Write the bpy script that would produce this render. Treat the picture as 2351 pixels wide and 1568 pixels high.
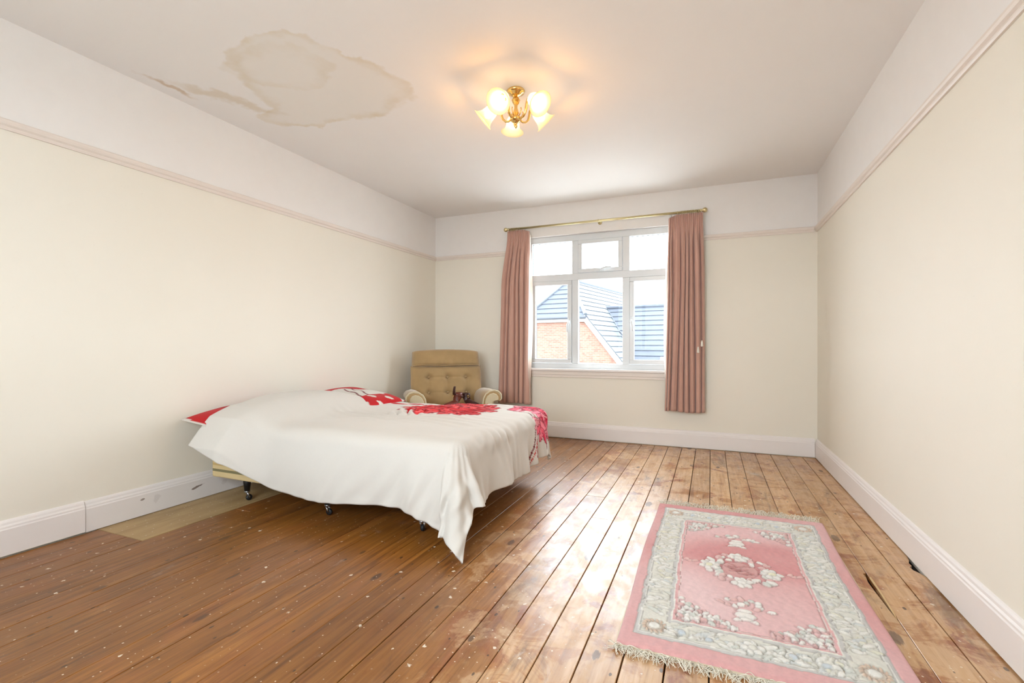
import bpy, math, random
import numpy as np
from mathutils import Vector, Matrix

for o in list(bpy.data.objects):
    bpy.data.objects.remove(o, do_unlink=True)
scene = bpy.context.scene
col = scene.collection
R = math.radians
random.seed(7)
rng = np.random.default_rng(7)

# ------------------------------------------------------------------ camera
XL, XR, YB, YR, H = -3.157, 0.8995, 5.092, -0.85, 2.6
cam_d = bpy.data.cameras.new('camera')
cam_d.sensor_width = 36.0
cam_d.lens = 36.0 * 1093.4 / 2351.0
cam_d.shift_y = (791.2 - 784.0) / 2351.0
cam_d.clip_start = 0.02
cam = bpy.data.objects.new('camera', cam_d)
col.objects.link(cam)
cam.location = (0, 0, 1.0264)
cam.rotation_euler = (R(90.063), R(-0.08), R(22.65))
scene.camera = cam

# ------------------------------------------------------------------ world / light
SKY = 16.5
w = bpy.data.worlds.new('sky')
scene.world = w
w.use_nodes = True
bg = w.node_tree.nodes['Background']
bg.inputs[0].default_value = (0.90, 0.965, 1.04, 1)
bg.inputs[1].default_value = SKY

def portal(name, loc, rot, sx, sy):
    l = bpy.data.lights.new(name, 'AREA')
    l.shape = 'RECTANGLE'; l.size = sx; l.size_y = sy
    l.cycles.is_portal = True
    o = bpy.data.objects.new(name, l); col.objects.link(o)
    o.location = loc; o.rotation_euler = rot
portal('daylight_portal_front', (-1.11, YB + 0.2, 1.51), (R(-90), 0, 0), 1.7, 1.5)
portal('daylight_portal_rear', (-1.05, YR - 0.2, 1.58), (R(90), 0, 0), 2.1, 1.4)

vs = scene.view_settings
vs.view_transform = 'Standard'
vs.look = 'None'
vs.gamma = 1.0
vs.exposure = 0.0
vs.use_curve_mapping = False

# ------------------------------------------------------------------ helpers: objects
def finish(o, parent=None, label=None, cat=None, group=None, kind=None):
    if parent is not None:
        o.parent = parent
    if label: o['label'] = label
    if cat: o['category'] = cat
    if group: o['group'] = group
    if kind: o['kind'] = kind
    return o

def mesh(name, verts, faces, mat, parent=None, smooth=False, **kw):
    me = bpy.data.meshes.new(name)
    me.from_pydata([tuple(map(float, v)) for v in verts], [], [tuple(map(int, f)) for f in faces])
    me.update()
    if smooth:
        me.polygons.foreach_set('use_smooth', [True] * len(me.polygons))
    o = bpy.data.objects.new(name, me)
    col.objects.link(o)
    mats = mat if isinstance(mat, (list, tuple)) else [mat]
    for m in mats:
        me.materials.append(m)
    return finish(o, parent, **kw)

def empty(name, loc=(0, 0, 0), rz=0.0, **kw):
    o = bpy.data.objects.new(name, None)
    o.empty_display_size = 0.1
    col.objects.link(o)
    o.location = loc
    o.rotation_euler = (0, 0, rz)
    return finish(o, **kw)

class G:
    """collects shapes of one part"""
    def __init__(s): s.v = []; s.f = []
    def add(s, v, f):
        n = len(s.v)
        s.v += [tuple(p) for p in v]
        s.f += [tuple(i + n for i in q) for q in f]
        return s
    def box(s, x0, x1, y0, y1, z0, z1):
        return s.add([(x0,y0,z0),(x1,y0,z0),(x1,y1,z0),(x0,y1,z0),(x0,y0,z1),(x1,y0,z1),(x1,y1,z1),(x0,y1,z1)],
                     [(3,2,1,0),(4,5,6,7),(0,1,5,4),(1,2,6,5),(2,3,7,6),(3,0,4,7)])
    def prism(s, pts, lo, hi, axis=2):
        """pts: 2d outline (ccw); extruded along axis"""
        n = len(pts)
        def P(a, b, h):
            return {2: (a, b, h), 1: (a, h, b), 0: (h, a, b)}[axis]
        v = [P(a, b, lo) for a, b in pts] + [P(a, b, hi) for a, b in pts]
        f = [tuple(reversed(range(n))), tuple(range(n, 2*n))]
        f += [(i, (i+1) % n, n + (i+1) % n, n + i) for i in range(n)]
        return s.add(v, f)
    def lathe(s, prof, n=24, M=None, sy=1.0):
        """prof: list of (r,z)"""
        v = []; f = []
        for r_, z in prof:
            for k in range(n):
                a = 2*math.pi*k/n
                v.append((r_*math.cos(a), r_*math.sin(a)*sy, z))
        for i in range(len(prof)-1):
            for k in range(n):
                a, b = i*n+k, i*n+(k+1) % n
                f.append((a, b, b+n, a+n))
        if prof[0][0] > 1e-6: f.append(tuple(reversed(range(n))))
        if prof[-1][0] > 1e-6: f.append(tuple(range((len(prof)-1)*n, len(prof)*n)))
        if M is not None: v = [tuple(M @ Vector(p)) for p in v]
        return s.add(v, f)
    def tube(s, path, r_, n=8, closed=False):
        path = [Vector(p) for p in path]
        m = len(path)
        rr = r_ if isinstance(r_, (list, tuple)) else [r_]*m
        v = []; f = []
        prev = None
        for i, p in enumerate(path):
            if closed: t = path[(i+1) % m] - path[i-1]
            else: t = path[min(i+1, m-1)] - path[max(i-1, 0)]
            t.normalize()
            up = Vector((0, 0, 1)) if abs(t.z) < 0.9 else Vector((1, 0, 0))
            if prev is not None: up = prev
            a = t.cross(up)
            if a.length < 1e-6: a = t.cross(Vector((0, 1, 0)))
            a.normalize(); b = a.cross(t); b.normalize(); prev = b
            for k in range(n):
                q = p + (a*math.cos(2*math.pi*k/n) + b*math.sin(2*math.pi*k/n))*rr[i]
                v.append(tuple(q))
        for i in range(m if closed else m-1):
            j = (i+1) % m
            for k in range(n):
                f.append((i*n+k, i*n+(k+1) % n, j*n+(k+1) % n, j*n+k))
        if not closed:
            f.append(tuple(reversed(range(n)))); f.append(tuple(range((m-1)*n, m*n)))
        return s.add(v, f)
    def grid(s, fn, nu, nv, flip=False):
        v = [fn(i/(nu-1), j/(nv-1)) for j in range(nv) for i in range(nu)]
        f = []
        for j in range(nv-1):
            for i in range(nu-1):
                a = j*nu+i
                q = (a, a+1, a+nu+1, a+nu)
                f.append(tuple(reversed(q)) if flip else q)
        return s.add(v, f)
    def obj(s, name, mat, parent=None, smooth=False, bevel=0.0, seg=2, sub=0, solid=0.0, **kw):
        o = mesh(name, s.v, s.f, mat, parent, smooth or bevel > 0, **kw)
        if solid:
            m = o.modifiers.new('thickness', 'SOLIDIFY'); m.thickness = solid; m.offset = 0
        if bevel:
            m = o.modifiers.new('bevel', 'BEVEL'); m.width = bevel; m.segments = seg
            m.limit_method = 'ANGLE'; m.angle_limit = R(40); m.harden_normals = True
        if sub:
            m = o.modifiers.new('smooth', 'SUBSURF'); m.levels = sub; m.render_levels = sub
        return o

def copy_tree(o, parent=None):
    c = o.copy(); col.objects.link(c)
    if parent is not None: c.parent = parent
    for ch in list(o.children):
        copy_tree(ch, c)
    return c

# ------------------------------------------------------------------ helpers: materials
def srgb(r, g, b):
    f = lambda c: (c/255/12.92) if c/255 <= 0.04045 else ((c/255+0.055)/1.055)**2.4
    return (f(r), f(g), f(b), 1.0)

class M:
    def __init__(s, name):
        s.m = bpy.data.materials.new(name); s.m.use_nodes = True
        s.t = s.m.node_tree; s.t.nodes.clear()
        s.out = s.n('ShaderNodeOutputMaterial')
        s.b = s.n('ShaderNodeBsdfPrincipled')
        s.l(s.b.outputs[0], s.out.inputs[0])
    def n(s, t, **kw):
        x = s.t.nodes.new(t)
        for k, v in kw.items(): setattr(x, k, v)
        return x
    def l(s, a, b): s.t.links.new(a, b)
    def put(s, inp, v):
        if hasattr(v, 'is_output'): s.l(v, inp)
        else: inp.default_value = v
    def math(s, op, a, b=0.0, c=0.0, clamp=False):
        x = s.n('ShaderNodeMath', operation=op, use_clamp=clamp)
        s.put(x.inputs[0], a); s.put(x.inputs[1], b); s.put(x.inputs[2], c)
        return x.outputs[0]
    def pos(s):
        return s.n('ShaderNodeNewGeometry').outputs['Position']
    def objco(s):
        return s.n('ShaderNodeTexCoord').outputs['Object']
    def xyz(s, v):
        x = s.n('ShaderNodeSeparateXYZ'); s.l(v, x.inputs[0]); return x.outputs
    def map(s, v, scale=(1,1,1), loc=(0,0,0), rot=(0,0,0)):
        x = s.n('ShaderNodeMapping'); s.l(v, x.inputs[0])
        x.inputs['Location'].default_value = loc; x.inputs['Rotation'].default_value = rot; x.inputs['Scale'].default_value = scale
        return x.outputs[0]
    def noise(s, v, scale, detail=4, rough=0.55, dist=0.0, color=False):
        x = s.n('ShaderNodeTexNoise'); s.l(v, x.inputs['Vector'])
        x.inputs['Scale'].default_value = scale; x.inputs['Detail'].default_value = detail
        x.inputs['Roughness'].default_value = rough; x.inputs['Distortion'].default_value = dist
        return x.outputs['Color' if color else 'Fac']
    def voro(s, v, scale, feature='F1', out='Distance', rnd=1.0):
        x = s.n('ShaderNodeTexVoronoi', feature=feature, voronoi_dimensions='2D'); s.l(v, x.inputs['Vector'])
        x.inputs['Scale'].default_value = scale; x.inputs['Randomness'].default_value = rnd
        return x.outputs[out]
    def spots(s, v, scale, r0, r1, keep, wob=None):
        """round marks: one in each kept voronoi cell"""
        x = s.n('ShaderNodeTexVoronoi', feature='F1', voronoi_dimensions='2D'); s.l(v, x.inputs['Vector'])
        x.inputs['Scale'].default_value = scale
        c = s.xyz(x.outputs['Color'])
        d = x.outputs['Distance']
        if wob is not None: d = s.math('ADD', d, wob)
        rad = s.math('MULTIPLY_ADD', c[1], r1 - r0, r0)
        k = s.math('LESS_THAN', s.math('DIVIDE', d, rad), 1.0)
        soft = s.math('SUBTRACT', 1.0, s.step(s.math('DIVIDE', d, rad), 0.75, 1.1))
        return s.math('MULTIPLY', soft, s.math('LESS_THAN', c[0], keep))
    def ramp(s, f, stops, interp='LINEAR'):
        x = s.n('ShaderNodeValToRGB'); s.put(x.inputs[0], f)
        cr = x.color_ramp; cr.interpolation = interp
        while len(cr.elements) < len(stops): cr.elements.new(0.5)
        for e, (p, c) in zip(cr.elements, stops):
            e.position = p; e.color = c if len(c) == 4 else (*c, 1)
        return x.outputs[0]
    def step(s, f, a, b):
        x = s.n('ShaderNodeMapRange', interpolation_type='SMOOTHSTEP'); s.put(x.inputs[0], f)
        x.inputs[1].default_value = a; x.inputs[2].default_value = b
        return x.outputs[0]
    def mix(s, f, a, b, mode='MIX'):
        x = s.n('ShaderNodeMix', data_type='RGBA', blend_type=mode)
        s.put(x.inputs[0], f); s.put(x.inputs[6], a); s.put(x.inputs[7], b)
        return x.outputs[2]
    def bump(s, h, strength=0.3, dist=0.01):
        x = s.n('ShaderNodeBump'); x.inputs['Strength'].default_value = strength
        x.inputs['Distance'].default_value = dist; s.l(h, x.inputs['Height'])
        s.l(x.outputs[0], s.b.inputs['Normal'])
    def set(s, **kw):
        names = {'color': 'Base Color', 'rough': 'Roughness', 'metal': 'Metallic', 'spec': 'Specular IOR Level',
                 'sheen': 'Sheen Weight', 'sheen_rough': 'Sheen Roughness', 'coat': 'Coat Weight', 'coat_rough': 'Coat Roughness', 'emit': 'Emission Color', 'emit_s': 'Emission Strength',
                 'trans': 'Transmission Weight', 'alpha': 'Alpha'}
        for k, v in kw.items(): s.put(s.b.inputs[names[k]], v)
        return s

def plain(name, c, rough=0.5, metal=0.0, var=0.06, scale=12.0, bump=0.0, **kw):
    m = M(name)
    p = m.objco()
    f = m.noise(p, scale, 4)
    dark = tuple(x*(1-var) for x in c[:3]) + (1,)
    lite = tuple(min(1, x*(1+var)) for x in c[:3]) + (1,)
    m.set(color=m.ramp(f, [(0.3, dark), (0.7, lite)]), rough=rough, metal=metal, **kw)
    if bump: m.bump(m.noise(p, scale*6, 3), bump, 0.004)
    return m.m

def ellipse(m, P, cx, cy, rx, ry, rot=0.0, ax=(0, 1)):
    """normalised radius of a point from an ellipse centre (nodes)"""
    dx = m.math('SUBTRACT', P[ax[0]], cx); dy = m.math('SUBTRACT', P[ax[1]], cy)
    c, sn = math.cos(rot), math.sin(rot)
    u = m.math('ADD', m.math('MULTIPLY', dx, c/rx), m.math('MULTIPLY', dy, sn/rx))
    v = m.math('ADD', m.math('MULTIPLY', dx, -sn/ry), m.math('MULTIPLY', dy, c/ry))
    return m.math('SQRT', m.math('ADD', m.math('MULTIPLY', u, u), m.math('MULTIPLY', v, v)))

# walls: cream emulsion up to the picture rail, white frieze above
def mat_wall():
    m = M('cream_wall_paint')
    p = m.pos(); P = m.xyz(p)
    above = m.math('GREATER_THAN', P[2], 2.09)
    n1 = m.noise(p, 1.3, 3); n2 = m.noise(p, 9, 4)
    cream = m.mix(n1, srgb(238, 232, 218), srgb(242, 237, 225))
    white = m.mix(n2, srgb(240, 236, 233), srgb(244, 241, 238))
    c = m.mix(above, cream, white)
    hair = m.step(m.noise(p, 42, 1, 0.4, 2.5), 0.79, 0.82)
    c = m.mix(m.math('MULTIPLY', hair, 0.12), c, srgb(150, 140, 125))
    m.set(color=c, rough=0.62, spec=0.3)
    m.bump(m.noise(p, 60, 4), 0.06, 0.004)
    return m.m

def mat_ceiling():
    m = M('white_ceiling_paint')
    p = m.pos()
    wob = m.n('ShaderNodeVectorMath', operation='MULTIPLY_ADD')
    m.l(m.noise(p, 3.2, 4, 0.6, color=True), wob.inputs[0])
    wob.inputs[1].default_value = (0.34, 0.34, 0); m.l(p, wob.inputs[2])
    off = m.n('ShaderNodeVectorMath', operation='SUBTRACT'); m.l(wob.outputs[0], off.inputs[0]); off.inputs[1].default_value = (0.17, 0.17, 0)
    P = m.xyz(off.outputs[0])
    e = [ellipse(m, P, -2.18, 2.27, 0.50, 0.38, 0.45), ellipse(m, P, -2.10, 2.04, 0.42, 0.24, 0.6), ellipse(m, P, -2.55, 2.46, 0.34, 0.20, 0.2)]
    d = m.math('SMOOTH_MIN', m.math('SMOOTH_MIN', e[0], e[1], 0.15), e[2], 0.15)
    edge = m.math('MULTIPLY', m.step(d, 0.72, 0.97), m.math('SUBTRACT', 1.0, m.step(d, 0.97, 1.04)))
    inner = m.math('SUBTRACT', 1.0, m.step(d, 0.93, 1.0))
    d2 = ellipse(m, P, -2.28, 2.0, 0.30, 0.20, 0.25)
    edge2 = m.math('MULTIPLY', m.step(d2, 0.5, 0.95), m.math('SUBTRACT', 1.0, m.step(d2, 0.95, 1.08)))
    d3 = ellipse(m, P, -2.86, 2.10, 0.34, 0.055, 1.1)
    run = m.math('SUBTRACT', 1.0, m.step(d3, 0.4, 1.1))
    d4 = ellipse(m, P, -3.05, 1.86, 0.17, 0.03, 1.35)
    mark = m.math('SUBTRACT', 1.0, m.step(d4, 0.5, 1.2))
    base = m.mix(m.noise(p, 1.5, 3), srgb(246, 243, 240), srgb(250, 247, 244))
    pat = m.noise(p, 5, 3)
    c = m.mix(m.math('MULTIPLY', inner, 0.16), base, srgb(226, 214, 186))
    k = m.math('MULTIPLY', m.math('ADD', edge, m.math('MULTIPLY', edge2, 0.55), clamp=True), m.math('MULTIPLY_ADD', pat, 1.1, -0.30, clamp=True))
    c = m.mix(k, c, srgb(222, 202, 162))
    c = m.mix(m.math('MULTIPLY', run, 0.40), c, srgb(212, 190, 150))
    c = m.mix(m.math('MULTIPLY', mark, 0.6), c, srgb(196, 164, 122))
    m.set(color=c, rough=0.7, spec=0.2)
    m.bump(m.noise(p, 40, 4), 0.08, 0.004)
    return m.m

def mat_trim(name='white_gloss_paint', c=(240, 234, 231), scuff=False):
    m = M(name)
    p = m.pos(); P = m.xyz(p)
    cc = m.mix(m.noise(p, 3, 4), srgb(*[x-4 for x in c]), srgb(*[min(255, x+4) for x in c]))
    if scuff:
        wob = m.noise(p, 45, 3)
        for (y, z, ry, rz, rot, k) in [(2.105, 0.085, 0.05, 0.008, 0.25, 0.8), (1.78, 0.1, 0.014, 0.006, 0.1, 0.7), (1.86, 0.085, 0.03, 0.02, 0.9, 0.12), (2.3, 0.07, 0.02, 0.02, 0.9, 0.1)]:
            d = m.math('ADD', ellipse(m, P, y, z, ry, rz, rot, (1, 2)), m.math('MULTIPLY_ADD', wob, 1.6, -0.8))
            cc = m.mix(m.math('MULTIPLY', m.math('SUBTRACT', 1.0, m.step(d, 0.7, 1.0)), k), cc, srgb(96, 70, 58))
    m.set(color=cc, rough=0.38, spec=0.45)
    m.bump(m.noise(p, 25, 3), 0.05, 0.004)
    return m.m

def mat_floor():
    m = M('worn_varnished_pine')
    p = m.pos(); P = m.xyz(p)
    rnd = m.n('ShaderNodeObjectInfo').outputs['Random']
    sh = m.n('ShaderNodeCombineXYZ'); m.put(sh.inputs[1], m.math('MULTIPLY', rnd, 37.0)); m.put(sh.inputs[2], m.math('MULTIPLY', rnd, 11.0))
    ad = m.n('ShaderNodeVectorMath', operation='ADD'); m.l(p, ad.inputs[0]); m.l(sh.outputs[0], ad.inputs[1])
    q = ad.outputs[0]
    grain = m.noise(m.map(q, (34, 1.6, 1)), 1.0, 6, 0.62, 1.2)
    fine = m.noise(m.map(q, (160, 7, 1)), 1.0, 4, 0.6)
    streak = m.noise(m.map(q, (9, 0.7, 1)), 1.0, 4, 0.6, 0.6)
    # amber varnish
    amber = m.ramp(grain, [(0.28, srgb(98, 56, 16)), (0.5, srgb(140, 88, 33)), (0.72, srgb(164, 110, 48))])
    amber = m.mix(m.step(streak, 0.58, 0.75), amber, srgb(112, 74, 42))
    red = m.ramp(grain, [(0.3, srgb(132, 72, 40)), (0.7, srgb(172, 104, 64))])
    # bare rubbed timber
    bare = m.ramp(grain, [(0.28, srgb(182, 138, 94)), (0.5, srgb(206, 166, 122)), (0.75, srgb(218, 184, 144))])
    tone = m.math('MULTIPLY_ADD', rnd, 0.24, 0.88)
    wx = m.math('ADD', P[0], m.math('MULTIPLY_ADD', m.noise(p, 1.1, 2), 1.2, -0.6))
    zone = m.step(wx, -1.35, -0.55)
    worn = m.step(m.math('ADD', m.noise(p, 5.5, 7, 0.68, 0.7), m.math('MULTIPLY_ADD', zone, 0.22, -0.13)), 0.50, 0.60)
    worn = m.math('MULTIPLY', worn, m.math('MULTIPLY_ADD', zone, 0.88, 0.12))
    redm = m.math('MULTIPLY', m.step(m.noise(m.map(p, (1, 0.6, 1), (5, 3, 0)), 4.5, 6, 0.66, 0.8), 0.52, 0.62), m.math('MULTIPLY_ADD', zone, 0.75, 0.18))
    tan = m.mix(zone, amber, m.ramp(grain, [(0.28, srgb(150, 96, 48)), (0.5, srgb(180, 126, 72)), (0.75, srgb(196, 146, 92))]))
    c = m.mix(redm, tan, red)
    c = m.mix(worn, c, bare)
    c = m.mix(m.step(fine, 0.62, 0.8), c, m.mix(0.5, c, srgb(90, 58, 32)))
    tn = m.n('ShaderNodeCombineXYZ')
    for i in range(3): m.put(tn.inputs[i], tone)
    c = m.mix(1.0, c, tn.outputs[0], 'MULTIPLY')
    # knots
    fw = m.math('MULTIPLY_ADD', fine, 0.08, -0.04)
    kn = m.spots(m.map(q, (5.0, 2.2, 1)), 1.0, 0.04, 0.11, 0.30, fw)
    c = m.mix(m.math('MULTIPLY', kn, 0.75), c, srgb(74, 44, 24))
    # dark nail holes and burns
    hv = m.spots(m.map(q, (13, 7, 1)), 1.0, 0.03, 0.09, 0.28, fw)
    c = m.mix(m.math('MULTIPLY', hv, 0.8), c, srgb(52, 34, 22))
    smut = m.math('MULTIPLY', m.step(m.noise(m.map(q, (5, 1.1, 1)), 1.0, 6, 0.7, 0.8), 0.54, 0.70), 0.6)
    c = m.mix(smut, c, srgb(84, 56, 36))
    grime = m.math('MULTIPLY_ADD', m.noise(m.map(p, (1, 0.6, 1), (4, 8, 0)), 2.2, 5, 0.65, 0.6), -0.9, 0.62, clamp=True)
    c = m.mix(m.math('MULTIPLY', grime, 0.9), c, m.mix(1.0, c, srgb(176, 156, 138), 'MULTIPLY'))
    # pale paint specks
    wob = m.math('MULTIPLY_ADD', m.noise(p, 95, 3), 0.26, -0.13)
    s1 = m.spots(m.map(p, (10, 10, 1)), 1.0, 0.01, 0.085, 0.26, wob)
    s2 = m.spots(m.map(p, (30, 30, 1), (3, 1, 0)), 1.0, 0.03, 0.10, 0.30, wob)
    clus = m.step(m.noise(p, 2.3, 3), 0.40, 0.55)
    spk = m.math('ADD', s1, m.math('MULTIPLY', s2, clus), clamp=True)
    c = m.mix(m.math('MULTIPLY', spk, 0.9), c, srgb(226, 214, 196))
    # pale milky patches, stronger in the worn zone
    hz = m.math('MULTIPLY', m.step(m.noise(m.map(p, (1.6, 0.8, 1), (2, 7, 0)), 3.0, 7, 0.7, 1.0), 0.60, 0.72), m.math('MULTIPLY_ADD', zone, 0.35, 0.25))
    c = m.mix(hz, c, srgb(198, 186, 178))
    ro = m.math('MULTIPLY_ADD', worn, 0.06, 0.27)
    ro = m.math('ADD', ro, m.math('MULTIPLY_ADD', m.noise(p, 8, 5, 0.65), 0.24, -0.10))
    film = m.step(m.noise(m.map(p, (1.5, 0.8, 1), (9, 4, 0)), 7.0, 7, 0.72, 0.8), 0.42, 0.58)
    coat = m.math('MULTIPLY_ADD', m.math('MULTIPLY', zone, film), 0.6, 0.10)
    m.set(color=c, rough=m.math('ADD', ro, 0.06), spec=0.5, coat=coat, coat_rough=m.math('MULTIPLY_ADD', m.noise(p, 11, 5, 0.7), 0.40, 0.18))
    hgt = m.math('ADD', m.math('MULTIPLY', grain, 0.6), m.math('ADD', m.math('MULTIPLY', spk, 0.6), m.math('MULTIPLY', m.noise(p, 14, 5, 0.6), 0.8)))
    m.bump(hgt, 0.22, 0.004)
    return m.m

def mat_ply():
    m = M('plain_plywood')
    p = m.pos()
    g = m.noise(m.map(p, (14, 2, 1)), 1.0, 5, 0.6, 0.6)
    c = m.ramp(g, [(0.3, srgb(158, 130, 88)), (0.7, srgb(182, 154, 110))])
    s1 = m.math('SUBTRACT', 1.0, m.step(m.voro(m.map(p, (14, 14, 1)), 1.0), 0.03, 0.06))
    c = m.mix(m.math('MULTIPLY', s1, 0.7), c, srgb(222, 212, 196))
    m.set(color=c, rough=0.5)
    return m.m

def fabric(name, c, rough=0.85, scale=500, sheen=0.2, var=0.05, bump=0.12, transl=0.0, tcol=None):
    m = M(name)
    p = m.objco()
    f = m.noise(p, 6, 4)
    d = tuple(x*(1-var) for x in c[:3]) + (1,); l = tuple(min(1, x*(1+var)) for x in c[:3]) + (1,)
    m.set(color=m.ramp(f, [(0.3, d), (0.7, l)]), rough=rough, spec=0.2, sheen=sheen)
    m.bump(m.noise(p, scale, 2), bump, 0.002)
    if transl:
        t = m.n('ShaderNodeBsdfTranslucent'); t.inputs[0].default_value = tcol or c
        x = m.n('ShaderNodeMixShader'); x.inputs[0].default_value = transl
        m.l(m.b.outputs[0], x.inputs[1]); m.l(t.outputs[0], x.inputs[2]); m.l(x.outputs[0], m.out.inputs[0])
    return m.m

def attr_fabric(name, attr, rough=0.9, scale=400, bump=0.15, dist=0.003, sheen=0.2, mott=0.05, transl=0.0):
    m = M(name)
    a = m.n('ShaderNodeAttribute', attribute_name=attr).outputs['Color']
    p = m.objco()
    f = m.noise(p, 90, 4)
    c = m.mix(1.0, a, m.ramp(f, [(0.3, (1-mott,)*3), (0.7, (1, 1, 1))]), 'MULTIPLY')
    m.set(color=c, rough=rough, spec=0.15, sheen=sheen)
    m.bump(m.noise(p, scale, 3), bump, dist)
    return m.m

def mat_glass():
    m = M('window_glass')
    m.t.nodes.remove(m.b)
    tr = m.n('ShaderNodeBsdfTransparent'); tr.inputs[0].default_value = (0.96, 0.98, 0.98, 1)
    gl = m.n('ShaderNodeBsdfGlossy'); gl.inputs['Roughness'].default_value = 0.02
    fr = m.n('ShaderNodeFresnel'); fr.inputs[0].default_value = 1.45
    nz = m.n('ShaderNodeMath', operation='MULTIPLY'); m.l(fr.outputs[0], nz.inputs[0]); nz.inputs[1].default_value = 0.12
    x = m.n('ShaderNodeMixShader'); m.l(nz.outputs[0], x.inputs[0]); m.l(tr.outputs[0], x.inputs[1]); m.l(gl.outputs[0], x.inputs[2])
    m.l(x.outputs[0], m.out.inputs[0])
    return m.m

def emitter(name, c, s):
    m = M(name)
    f = m.noise(m.objco(), 20, 2)
    m.set(color=(0.9, 0.88, 0.82, 1), emit=m.mix(f, tuple(x*0.96 for x in c[:3])+(1,), c), emit_s=s, rough=0.35)
    return m.m

WALL = mat_wall(); CEIL = mat_ceiling(); TRIM = mat_trim(); TRIM_S = mat_trim('scuffed_white_gloss_paint', (236, 231, 229), True)
RAIL = mat_trim('off_white_rail_paint', (236, 226, 217))
FLOOR = mat_floor(); PLY = mat_ply()
SUB = plain('dusty_dark_subfloor', srgb(38, 30, 25), 0.95)
UPVC = plain('white_upvc', srgb(226, 230, 232), 0.3, var=0.01, spec=0.5)
GASKET = plain('black_rubber_gasket', srgb(38, 40, 44), 0.6)
LEAD = plain('grey_lead_strip', srgb(150, 152, 156), 0.5)
GLASS = mat_glass()
BRASS = plain('polished_brass', srgb(236, 202, 132), 0.16, 1.0, var=0.08)
PALEBRASS = plain('pale_brass', srgb(216, 204, 160), 0.3, 1.0, var=0.05)
CHROME = plain('grey_metal', srgb(170, 172, 175), 0.3, 1.0)
BLACK = plain('black_painted_wood', srgb(20, 19, 20), 0.4)
RUBBER = plain('black_rubber', srgb(22, 22, 24), 0.6)

# ================================================================== SETTING
# ---- floor
floor = G().box(XL, XR, YR, YB, -0.09, -0.03).obj('floor', SUB, kind='structure')
PITCH = 0.1305
x_edges = [-0.004 + PITCH*k for k in range(-25, 8)]
x_edges = [x for x in x_edges if XL - 0.05 < x < XR + 0.05]
x_edges[0] = max(x_edges[0], XL)
if x_edges[0] - XL > 0.03: x_edges = [XL + 0.001] + x_edges
x_edges[-1] = XR - 0.012 if XR - x_edges[-1] < 0.06 else x_edges[-1]
if XR - x_edges[-1] > 0.06: x_edges.append(XR - 0.012)
PANEL_X = -2.745
def plank(x0, x1, y0, y1, outline=None):
    dz = random.uniform(-0.0009, 0.0009)
    g = G()
    if outline is None:
        c = 0.0016
        v = [(x0,y0,-0.022),(x1,y0,-0.022),(x1,y1,-0.022),(x0,y1,-0.022),
             (x0,y0,dz-c),(x1,y0,dz-c),(x1,y1,dz-c),(x0,y1,dz-c),
             (x0+c,y0+c/2,dz),(x1-c,y0+c/2,dz),(x1-c,y1-c/2,dz),(x0+c,y1-c/2,dz)]
        f = [(3,2,1,0),(0,1,5,4),(1,2,6,5),(2,3,7,6),(3,0,4,7),(4,5,9,8),(5,6,10,9),(6,7,11,10),(7,4,8,11),(8,9,10,11)]
        g.add(v, f)
    else:
        g.prism(outline, -0.022, dz)
    return g.obj('plank', FLOOR, floor)
joints = {}
for i in range(len(x_edges)-1):
    a, b = x_edges[i], x_edges[i+1]
    mid = (a+b)/2
    gap = 0.0007 if mid < -1.15 else 0.0017
    if -0.45 < mid < 0.0: gap = 0.0024
    x0, x1 = a+gap, b-gap
    if b <= PANEL_X + 0.01:                  # boards cut away under the plywood patch
        plank(x0, x1, YR, 1.555)
        plank(x0, x1, 3.62, YB)
        continue
    if abs(b - 0.6485) < 0.02:               # split edge
        plank(x0, x1, YR, YB, [(x0, YR), (x1, YR), (x1, 2.19), (x1-0.006, 2.26), (x1-0.012, 2.40), (x1-0.016, 2.50), (x1-0.010, 2.56), (x1-0.014, 2.59), (x1, 2.60), (x1, YB), (x0, YB)])
        g = G().add([(x1-0.002, 2.20, 0.001), (x1+0.004, 2.25, 0.002), (x1+0.008, 2.44, 0.004), (x1+0.005, 2.55, 0.008), (x1-0.002, 2.54, 0.006), (x1, 2.40, 0.003),
                     (x1, 2.20, -0.012), (x1+0.004, 2.40, -0.006), (x1, 2.54, -0.002)],
                    [(0,1,5), (1,2,5), (2,4,5), (2,3,4), (0,6,1), (1,6,7), (1,7,2), (2,7,8), (2,8,3), (3,8,4), (4,8,5), (5,8,7), (5,7,6), (0,5,6)])
        g.obj('splinter', plain('fresh_split_pine', srgb(204, 172, 126), 0.7), floor)
        continue
    if i == len(x_edges)-2:                  # last board beside the right skirting, broken hole at its edge
        xe = x1
        plank(x0, x1, YR, YB, [(x0, YR), (xe, YR), (xe, 2.66), (xe-0.012, 2.69), (xe-0.03, 2.72), (xe-0.034, 2.75), (xe-0.02, 2.77), (xe-0.022, 2.80), (xe-0.008, 2.84), (xe, 2.90), (xe, YB), (x0, YB)])
        continue
    cuts = []
    if abs(mid + 0.90) < 0.07: cuts = [1.66]
    elif random.random() < 0.42: cuts = [random.uniform(-0.2, 4.3)]
    ys = [YR] + cuts + [YB]
    for k in range(len(ys)-1):
        plank(x0, x1, ys[k] + (0.0015 if k else 0), ys[k+1] - (0.0015 if k < len(ys)-2 else 0))
for (y0, y1) in ((1.558, 2.13), (2.133, 3.617)):
    G().box(XL + 0.004, PANEL_X - 0.002, y0, y1, -0.02, 0.001).obj('plywood_panel', PLY, floor, bevel=0.001, seg=1)

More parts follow.
